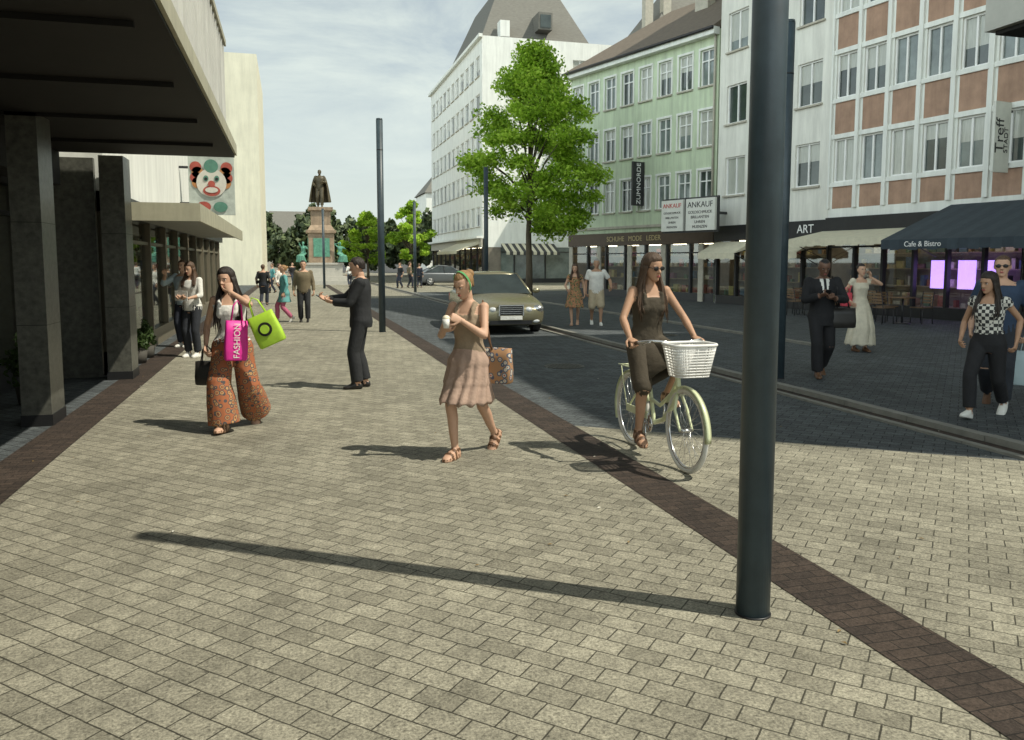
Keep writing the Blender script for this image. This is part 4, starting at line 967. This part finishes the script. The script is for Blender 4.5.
# ------------------------------------------------------------ bicycle + rider
def bicycle(pos,face):
    e=empty('bicycle',(pos[0],pos[1],0),math.atan2(-face[0],face[1]))
    fr=mat('bike_cream_green',(.62,.66,.42),.3,.04,4,spec=.6); ch=mat('chrome',(.6,.6,.6),.2,.05,4,metal=.9); tw=mat('tyre_cream',(.62,.61,.56),.7,.08); rb=mat('saddle_brown',(.10,.055,.03),.5,.1); wk=mat('white_wicker',(.78,.77,.74),.6,.06,30)
    for nm,y in (('rear_wheel',-.525),('front_wheel',.525)):
        b=MB()
        def ring(R,r,m,x=0,n=56,sx=1.):
            b.tube([(x,y+R*math.cos(a),.345+R*math.sin(a)) for a in [2*math.pi*j/n for j in range(n+1)]],r,m,8,cap=False)
        ring(.324,.021,tw); ring(.300,.012,ch)
        for k in range(28):
            a=2*math.pi*k/28; x=.028*(1 if k%2 else -1)
            b.tube([(x,y+.02*math.cos(a+.9),.345+.02*math.sin(a+.9)),(0,y+.30*math.cos(a),.345+.30*math.sin(a))],.0018,ch,4)
        b.tube([(-.05,y,.345),(.05,y,.345)],.018,ch,12)
        b.build(nm,e)
        b=MB(); a0,a1=(math.radians(20),math.radians(205)) if y<0 else (math.radians(-5),math.radians(150))
        n=20; R=[]
        for j in range(n+1):
            a=a0+(a1-a0)*j/n; R.append([V((xx,y+(.365+dd)*math.cos(a),.345+(.365+dd)*math.sin(a))) for xx,dd in ((-.03,-.012),(0,0),(.03,-.012),(0,-.004))])
        b.rings(R,fr); b.build('mudguard',e)
    b=MB(); T=lambda P,r,m=fr,**k: b.tube([V(p) for p in P],r,m,10,step=.03,**k)
    T([(0,.395,.62),(0,.335,.86)],.022); 
    T([(0,.385,.66),(0,.30,.52),(0,.12,.36),(0,-.06,.30)],.020); T([(0,.365,.74),(0,.25,.60),(0,.05,.47),(0,-.13,.50)],.016)
    T([(0,-.06,.30),(0,-.21,.76)],.018); T([(0,-.21,.76),(0,-.24,.87)],.012,ch)
    for s in (-1,1):
        T([(s*.02,-.06,.30),(s*.05,-.525,.345)],.010); T([(s*.015,-.19,.70),(s*.05,-.525,.345)],.009)
        T([(s*.02,.395,.62),(s*.055,.43,.50),(s*.055,.525,.345)],[.013,.013,.010])
    b.build('frame',e)
    b=MB(); T([(0,.335,.86),(0,.32,1.02)],.012,ch)
    for s in (-1,1):
        T([(0,.32,1.03),(s*.10,.36,1.05),(s*.22,.33,1.06),(s*.28,.22,1.04),(s*.30,.10,1.02)],.012,ch); T([(s*.285,.20,1.035),(s*.30,.09,1.018)],.018,rb)
        T([(s*.24,.34,1.05),(s*.27,.25,1.02)],.006,ch)
    b.build('handlebar',e)
    b=MB(); R=[]
    for y,w,zt in ((-.38,.03,.90),(-.36,.09,.925),(-.30,.105,.93),(-.22,.075,.925),(-.13,.03,.92),(-.09,.018,.91)):
        R.append([V((w*math.cos(a),y,zt-.025+.028*math.sin(a))) for a in [2*math.pi*j/14 for j in range(14)]])
    b.rings(R,rb); b.build('saddle',e)
    b=MB(); b.tube([(.055,-.06,.30),(.07,-.06,.30)],.085,ch,24); b.tube([(-.09,-.06,.30),(.09,-.06,.30)],.016,ch,10)
    for s,dz in ((1,-.165),(-1,.165)):
        b.tube([(s*.085,-.06,.30),(s*.09,-.06+.02,.30+dz)],.010,ch,8); b.box((s*.095 if s>0 else -.175,-.085,.29+dz),(.175 if s>0 else -.095,.005,.312+dz),leather)
    b.box((.06,-.50,.335),(.075,-.06,.40),fr); b.build('crank_and_pedals',e)
    b=MB()
    for s in (-1,1): b.tube([(s*.06,-.24,.74),(s*.06,-.72,.74)],.006,fr,6); b.tube([(s*.06,-.66,.74),(s*.055,-.525,.345)],.005,fr,6)
    for k in range(5): b.tube([(-.06,-.28-.1*k,.742),(.06,-.28-.1*k,.742)],.005,fr,6)
    b.build('luggage_rack',e)
    b=MB(); z0,z1=.80,1.05
    def rr(t,a):
        w=.14+.05*t; d=.11+.04*t; c=math.cos(a); s_=math.sin(a)
        return V((math.copysign(abs(c)**.45,c)*w,.55+math.copysign(abs(s_)**.45,s_)*d,z0+(z1-z0)*t))
    n=44
    for i in range(12):
        t=i/11; b.tube([rr(t,2*math.pi*j/n)+V((0,0,0)) for j in range(n+1)],.0062 if i<11 else .013,wk,6,cap=False)
    for j in range(n): a=2*math.pi*j/n; b.tube([rr(0,a),rr(.5,a),rr(1,a)],.0055,wk,5)
    for i in range(7): x=-.12+.04*i; b.tube([(x,.45,z0),(x,.65,z0)],.007,wk,5)
    b.tube([(0,.37,.80),(0,.47,.84)],.01,ch,6)
    b.build('basket',e)
    return e
bicycle((3.05,6.27),(0,-1))
olive=cloth('dark_olive',(.060,.048,.032))
def exF(e,hp,legs,TP,Hm):
    b=MB(); (h1,k1,a1),(h2,k2,a2)=legs[-1],legs[1]
    R=[]
    for t in (0,.25,.5,.75,.97):
        p=h1.lerp(k1,t);q=h2.lerp(k2,t); c=(p+q)/2; u=(q-p)/2; dn=((k1+k2)/2-(h1+h2)/2).normalized(); up=V((0,0,1)); up=(up-dn*up.dot(dn)).normalized()
        un=u.normalized(); wd=u.length+.085-.02*t
        R.append([c+un*wd*math.cos(a)+up*(.09-.02*t+.008*math.sin(6*a))*math.sin(a)-V((0,0,.012)) for a in [2*math.pi*j/28 for j in range(28)]])
    b.rings(R,olive,cap=False); o=b.build('dress_skirt',e); s=o.modifiers.new('t','SOLIDIFY'); s.thickness=.006
person('cyclist',(3.05,6.27,.0),(0,-1),1.70,skin='tan',hair=('long','honey',.36),pel=(0,-.25,.075),lean=(7,0,0),
  fr=((.135,-.09,.225),6,12),fl=((-.135,-.10,.545),-6,4),hl=dict(t=(-.30,.08,1.055),pole=(-.8,-.3,-.7),dir=(.0,1,-.15),palm=(0,-.1,-1),curl=52),hr=dict(t=(.30,.08,1.055),pole=(.8,-.3,-.7),dir=(0,1,-.15),palm=(0,-.1,-1),curl=52),
  head=(16,4,0),top=dict(mat=olive,z0=.88,z1=1.33,straps=True,g=.014),bottom=dict(mat=olive,len=.97,g=.014,flare=.01,z1=1.),shoes=dict(mat=SK['tan'],sole=brownl,strap=brownl),glasses=True,extra=exF)

# ------------------------------------------------------------ statue
e=empty('monument',(2.4,63.7,0)); b=MB()
ms=mat('monument_stone',(.34,.25,.17),.7,.2,3,.2,30,grime=.3); gs=mat('granite_step',(.42,.40,.35),.8,.12,4); bz=mat('bronze_green',(.10,.27,.19),.6,.35,5); bd=mat('bronze_dark',(.075,.062,.035),.5,.4,4)
b.box((-2.3,-2.3,0),(2.3,2.3,.3),gs); b.box((-1.9,-1.9,.3),(1.9,1.9,.6),gs); b.box((-1.5,-1.5,.6),(1.5,1.5,1.5),gs); b.box((-1.6,-1.6,1.5),(1.6,1.6,1.65),gs)
b.box((-.95,-.95,1.65),(.95,.95,3.9),ms); b.box((-1.1,-1.1,3.9),(1.1,1.1,4.1),ms); frust(b,-1.0,1.0,-1.0,1.0,4.1,4.5,.25,.25,ms); b.box((-.72,-.72,4.5),(.72,.72,5.6),ms); b.box((-.9,-.9,5.6),(.9,.9,5.85),ms)
b.box((-.6,-.985,2.1),(.6,-.95,3.5),bz); b.box((.95,-.6,2.1),(.985,.6,3.5),bz); b.box((-.985,-.6,2.1),(-.95,.6,3.5),bz)
b.build('pedestal',e)
def coat(e2_,hp,legs,TP,Hm):
    b=MB(); R=[]
    for i in range(18):
        t=i/17; z=1.45-1.2*t; r=.15+.24*t**.5
        R.append([V((r*1.25*(1+.06*math.sin(9*a)*t)*math.cos(a),-.04+r*(.8)*(1+.06*math.sin(9*a)*t)*math.sin(a),z)) for a in [math.radians(150+240*j/40) for j in range(41)]])
    b.rings(R,bd,cap=False,closed=False); b.build('cloak',e2_)
s=person('statue_figure',(0,0,5.85),(-.2,-1),2.85,'m',skin=bd,hair=('short',bd),fl=((-.1,.1,None),-10,0),hl=dict(t=(-.18,.22,1.15)),hr=dict(t=(.22,.2,1.0)),top=dict(mat=bd,sleeve=1.9,z0=.8,g=.03),bottom=dict(mat=bd,g=.02),shoes=dict(mat=bd),vox=.02,far=True,extra=coat); s.parent=e
for x in (-1.35,1.35):
    s=person('bronze_figure',(x,-1.1,1.65),(x*.4,-1),1.9,'f',skin=bz,hair=('short',bz),pel=(0,0,-.3),fl=((-.1,.3,None),0,0),fr=((.1,.35,None),0,0),hl=dict(t=(-.2,.25,1.0)),hr=dict(t=(.25,.1,1.3)),top=dict(mat=bz,sleeve=1.5,g=.03),skirt=dict(mat=bz,z1=.75,z0=.05,flare=.15),vox=.03,far=True); s.parent=e
    for o in s.children:
        if o.type=='MESH' and o.name.startswith('face'): o.data.materials.clear(); o.data.materials.append(bz)

# ------------------------------------------------------------ car
def car(name,pos,face,paint):
    e=empty(name,(pos[0],pos[1],0),math.atan2(-face[0],face[1]))
    S=[(2.37,.56,.34,.52,.56),(2.33,.74,.24,.60,.64),(2.2,.84,.20,.66,.71),(1.9,.89,.19,.72,.78),(1.4,.905,.19,.79,.86),(.95,.91,.19,.86,.93),(.3,.915,.19,.89,.95),(-.5,.915,.19,.90,.96),(-1.2,.91,.19,.91,.98),(-1.8,.90,.20,.91,1.0),(-2.15,.86,.24,.88,.98),(-2.32,.80,.30,.78,.86),(-2.36,.68,.40,.66,.72)]
    b=MB();R=[]
    for y,w,zl,zb,zt in S:
        zm=(zl+zb)/2
        half=[(0,zl),(w*.85,zl),(w*.97,zl+.07),(w,zm),(w*.985,zb-.03),(w*.93,zb+.02),(w*.72,zt),(w*.35,zt+.015)]
        ring=[V((x,y,z)) for x,z in half]+[V((0,y,zt+.02))]+[V((-x,y,z)) for x,z in half[:0:-1]]
        R.append(ring)
    b.rings(R,paint); body=b.build('body',e)
    bm_=body.modifiers.new('s','SUBSURF'); bm_.levels=1; bm_.render_levels=2
    cu=MB()
    for y in (1.42,-1.38):
        cu.tube([(-1.2,y,.33),(-.62,y,.33)],.385,black,32); cu.tube([(.62,y,.33),(1.2,y,.33)],.385,black,32)
    cut=cu.build('arch_cut',e); bo=body.modifiers.new('b','BOOLEAN'); bo.object=cut; bo.operation='DIFFERENCE'; bo.solver='EXACT'
    dg=bpy.context.evaluated_depsgraph_get(); dg.update(); me=bpy.data.meshes.new_from_object(body.evaluated_get(dg)); body.modifiers.clear(); body.data=me; bpy.data.objects.remove(cut)
    cg=mat('car_glass',(.03,.04,.04),.04,.3,2,spec=1.)
    b=MB()
    A=(1.02,.76,.92);Bq=(.28,.58,1.40);Cq=(-.75,.57,1.42);Dq=(-1.72,.72,.98)
    for L_,m in (((A,Bq),cg),((Cq,Dq),cg)):
        (y0,w0,z0),(y1,w1,z1)=L_; b.face([(-w0,y0,z0),(w0,y0,z0),(w1,y1,z1),(-w1,y1,z1)],m)
    for s_ in (-1,1): b.face([(s_*.80,A[0]-.1,.91),(s_*.80,Dq[0]+.1,.95),(s_*Cq[1],Cq[0],Cq[2]),(s_*Bq[1],Bq[0],Bq[2])],cg)
    b.build('windows',e)
    b=MB(); R=[]
    for y,w,z in ((.30,.57,1.39),(.1,.585,1.425),(-.3,.59,1.44),(-.6,.585,1.435),(-.78,.57,1.41)):
        R.append([V((w,y,z-.03)),V((w*.9,y,z+.0)),V((w*.5,y,z+.02)),V((0,y,z+.025)),V((-w*.5,y,z+.02)),V((-w*.9,y,z)),V((-w,y,z-.03)),V((0,y,z-.035))])
    b.rings(R,paint)
    for s_ in (-1,1):
        b.tube([(s_*.79,1.02,.91),(s_*.585,.27,1.395)],.028,paint,8); b.tube([(s_*.765,-1.72,.97),(s_*.575,-.76,1.405)],.045,paint,8); b.tube([(s_*.585,.27,1.395),(s_*.59,-.76,1.41)],.022,paint,8); b.tube([(s_*.81,-.3,.92),(s_*.60,-.28,1.40)],.022,black,6)
        b.ell((s_*.98,.78,.98),(.10,.05,.065),paint)
    b.build('roof_and_pillars',e)
    ch=mat('chrome',(.6,.6,.6),.2,.05,4,metal=.9); hl=mat('headlamp_glass',(.55,.57,.58),.08,.15,20,spec=1.)
    b=MB()
    for s_ in (-1,1):
        b.ell((s_*.66,2.24,.60),(.135,.10,.085),hl); b.ell((s_*.43,2.31,.585),(.095,.07,.07),hl); b.ell((s_*.60,2.33,.32),(.09,.03,.04),hl)
        b.ell((s_*.66,2.255,.60),(.145,.09,.095),ch); b.box((s_*.86-.04,-2.3,.62),(s_*.80+.04,-2.2,.82),mat('tail_lamp',(.4,.02,.02),.3,.1))
    b.box((-.27,2.32,.47),(.27,2.385,.68),black); b.box((-.30,2.31,.68),(.30,2.395,.71),ch)
    for k in range(4): b.box((-.26,2.385,.50+.045*k),(.26,2.392,.512+.045*k),ch)
    for s_ in (-1,1): b.box((s_*.285-.015,2.31,.45),(s_*.285+.015,2.392,.68),ch)
    b.box((-.5,2.30,.25),(.5,2.372,.34),black); b.box((-.26,2.375,.36),(.26,2.40,.45),whites)
    b.build('front_trim',e)
    rubber=mat('tyre_rubber',(.02,.02,.02),.8,.1); al=mat('alloy',(.45,.45,.44),.3,.1,5,metal=.6)
    for y in (1.42,-1.38):
        for s_ in (-1,1):
            b=MB(); x=s_*.79
            b.tube([(x-.10,y,.33),(x-.085,y,.33),(x+.085,y,.33),(x+.10,y,.33)],[.30,.33,.33,.30],rubber,32)
            b.tube([(x+s_*.09,y,.33),(x+s_*.104,y,.33)],.215,black,28)
            for k in range(7):
                a=2*math.pi*k/7; b.tube([(x+s_*.108,y,.33),(x+s_*.108,y+.205*math.cos(a),.33+.205*math.sin(a))],[.035,.022],al,8)
            b.tube([(x+s_*.105,y+.21*math.cos(a),.33+.21*math.sin(a)) for a in [2*math.pi*j/28 for j in range(29)]],.014,al,6,cap=False); b.build('wheel',e)
car('sedan_car',(5.1,20.3),(-.06,-1),mat('car_paint_gold',(.24,.22,.14),.25,.05,2,metal=.5,spec=.7))
car('parked_car',(11.0,58),(1,.1),mat('car_paint_grey',(.12,.13,.14),.3,.05,2,metal=.3,spec=.7))

# ------------------------------------------------------------ light, world, camera
az_b,az_a=.835,-.549; el=math.radians(54.5)
sdir=V((az_b*math.cos(el),az_a*math.cos(el),math.sin(el)))
su=bpy.data.lights.new('sun','SUN'); su.energy=4.7; su.angle=math.radians(.5); su.color=(1.,.95,.81)
so=bpy.data.objects.new('sun',su); so.rotation_euler=sdir.to_track_quat('Z','Y').to_euler(); link(so)
w=bpy.data.worlds.new('World'); scene.world=w; w.use_nodes=True; N=w.node_tree.nodes; L=w.node_tree.links
bg=N['Background']; sky=N.new('ShaderNodeTexSky'); sky.sky_type='NISHITA'; sky.sun_disc=False; sky.sun_elevation=el
sky.sun_rotation=math.atan2(az_b,az_a); sky.air_density=1.0; sky.dust_density=2.0; sky.ozone_density=1.0
tc=N.new('ShaderNodeTexCoord'); mp=N.new('ShaderNodeMapping'); mp.inputs['Scale'].default_value=(1,1,3.2); L.new(tc.outputs['Generated'],mp.inputs['Vector'])
nz=N.new('ShaderNodeTexNoise'); nz.inputs['Scale'].default_value=2.6; nz.inputs['Detail'].default_value=8; nz.inputs['Roughness'].default_value=.62; nz.inputs['Distortion'].default_value=.4; L.new(mp.outputs[0],nz.inputs['Vector'])
def mr(src,a,b,c,d,sm=False):
    r=N.new('ShaderNodeMapRange'); r.inputs['From Min'].default_value=a; r.inputs['From Max'].default_value=b; r.inputs['To Min'].default_value=c; r.inputs['To Max'].default_value=d
    if sm: r.interpolation_type='SMOOTHSTEP'
    L.new(src,r.inputs['Value']); return r.outputs[0]
cf=mr(nz.outputs['Fac'],.38,.66,.30,1.)
mx=N.new('ShaderNodeMixRGB'); mx.inputs[2].default_value=(7.1,7.9,7.4,1); L.new(cf,mx.inputs[0]); L.new(sky.outputs[0],mx.inputs[1])
sp=N.new('ShaderNodeSeparateXYZ'); L.new(tc.outputs['Generated'],sp.inputs[0])
hz=mr(sp.outputs['Z'],0,.30,.8,0,True)
m2=N.new('ShaderNodeMixRGB'); m2.inputs[2].default_value=(7.4,8.2,7.7,1); L.new(hz,m2.inputs[0]); L.new(mx.outputs[0],m2.inputs[1])
zd=mr(sp.outputs['Z'],.35,.95,1.,.28,True)
dt=N.new('ShaderNodeVectorMath'); dt.operation='DOT_PRODUCT'; dt.inputs[1].default_value=(-.86,-.50,0); L.new(tc.outputs['Generated'],dt.inputs[0])
wb=mr(dt.outputs['Value'],.1,.95,1.,3.4,True)  # added boost of the unseen sky behind the camera, fills the shaded facades
mm=N.new('ShaderNodeMath'); mm.operation='MULTIPLY'; L.new(zd,mm.inputs[0]); L.new(wb,mm.inputs[1])
vs=N.new('ShaderNodeVectorMath'); vs.operation='SCALE'; L.new(m2.outputs[0],vs.inputs[0]); L.new(mm.outputs[0],vs.inputs['Scale'])
L.new(vs.outputs[0],bg.inputs['Color']); bg.inputs['Strength'].default_value=.11
cam=bpy.data.cameras.new('camera'); cam.sensor_width=36; cam.sensor_fit='HORIZONTAL'; cam.lens=28.125; cam.shift_y=-.0316; cam.clip_end=5000; cam.clip_start=.05
co=bpy.data.objects.new('camera',cam); co.location=(0,0,1.7); co.rotation_euler=(math.radians(84.6),0,math.radians(-15.5)); link(co)
scene.camera=co
scene.view_settings.view_transform='Standard'; scene.view_settings.look='None'; scene.view_settings.exposure=0
print('BUILD',time.time()-T0)
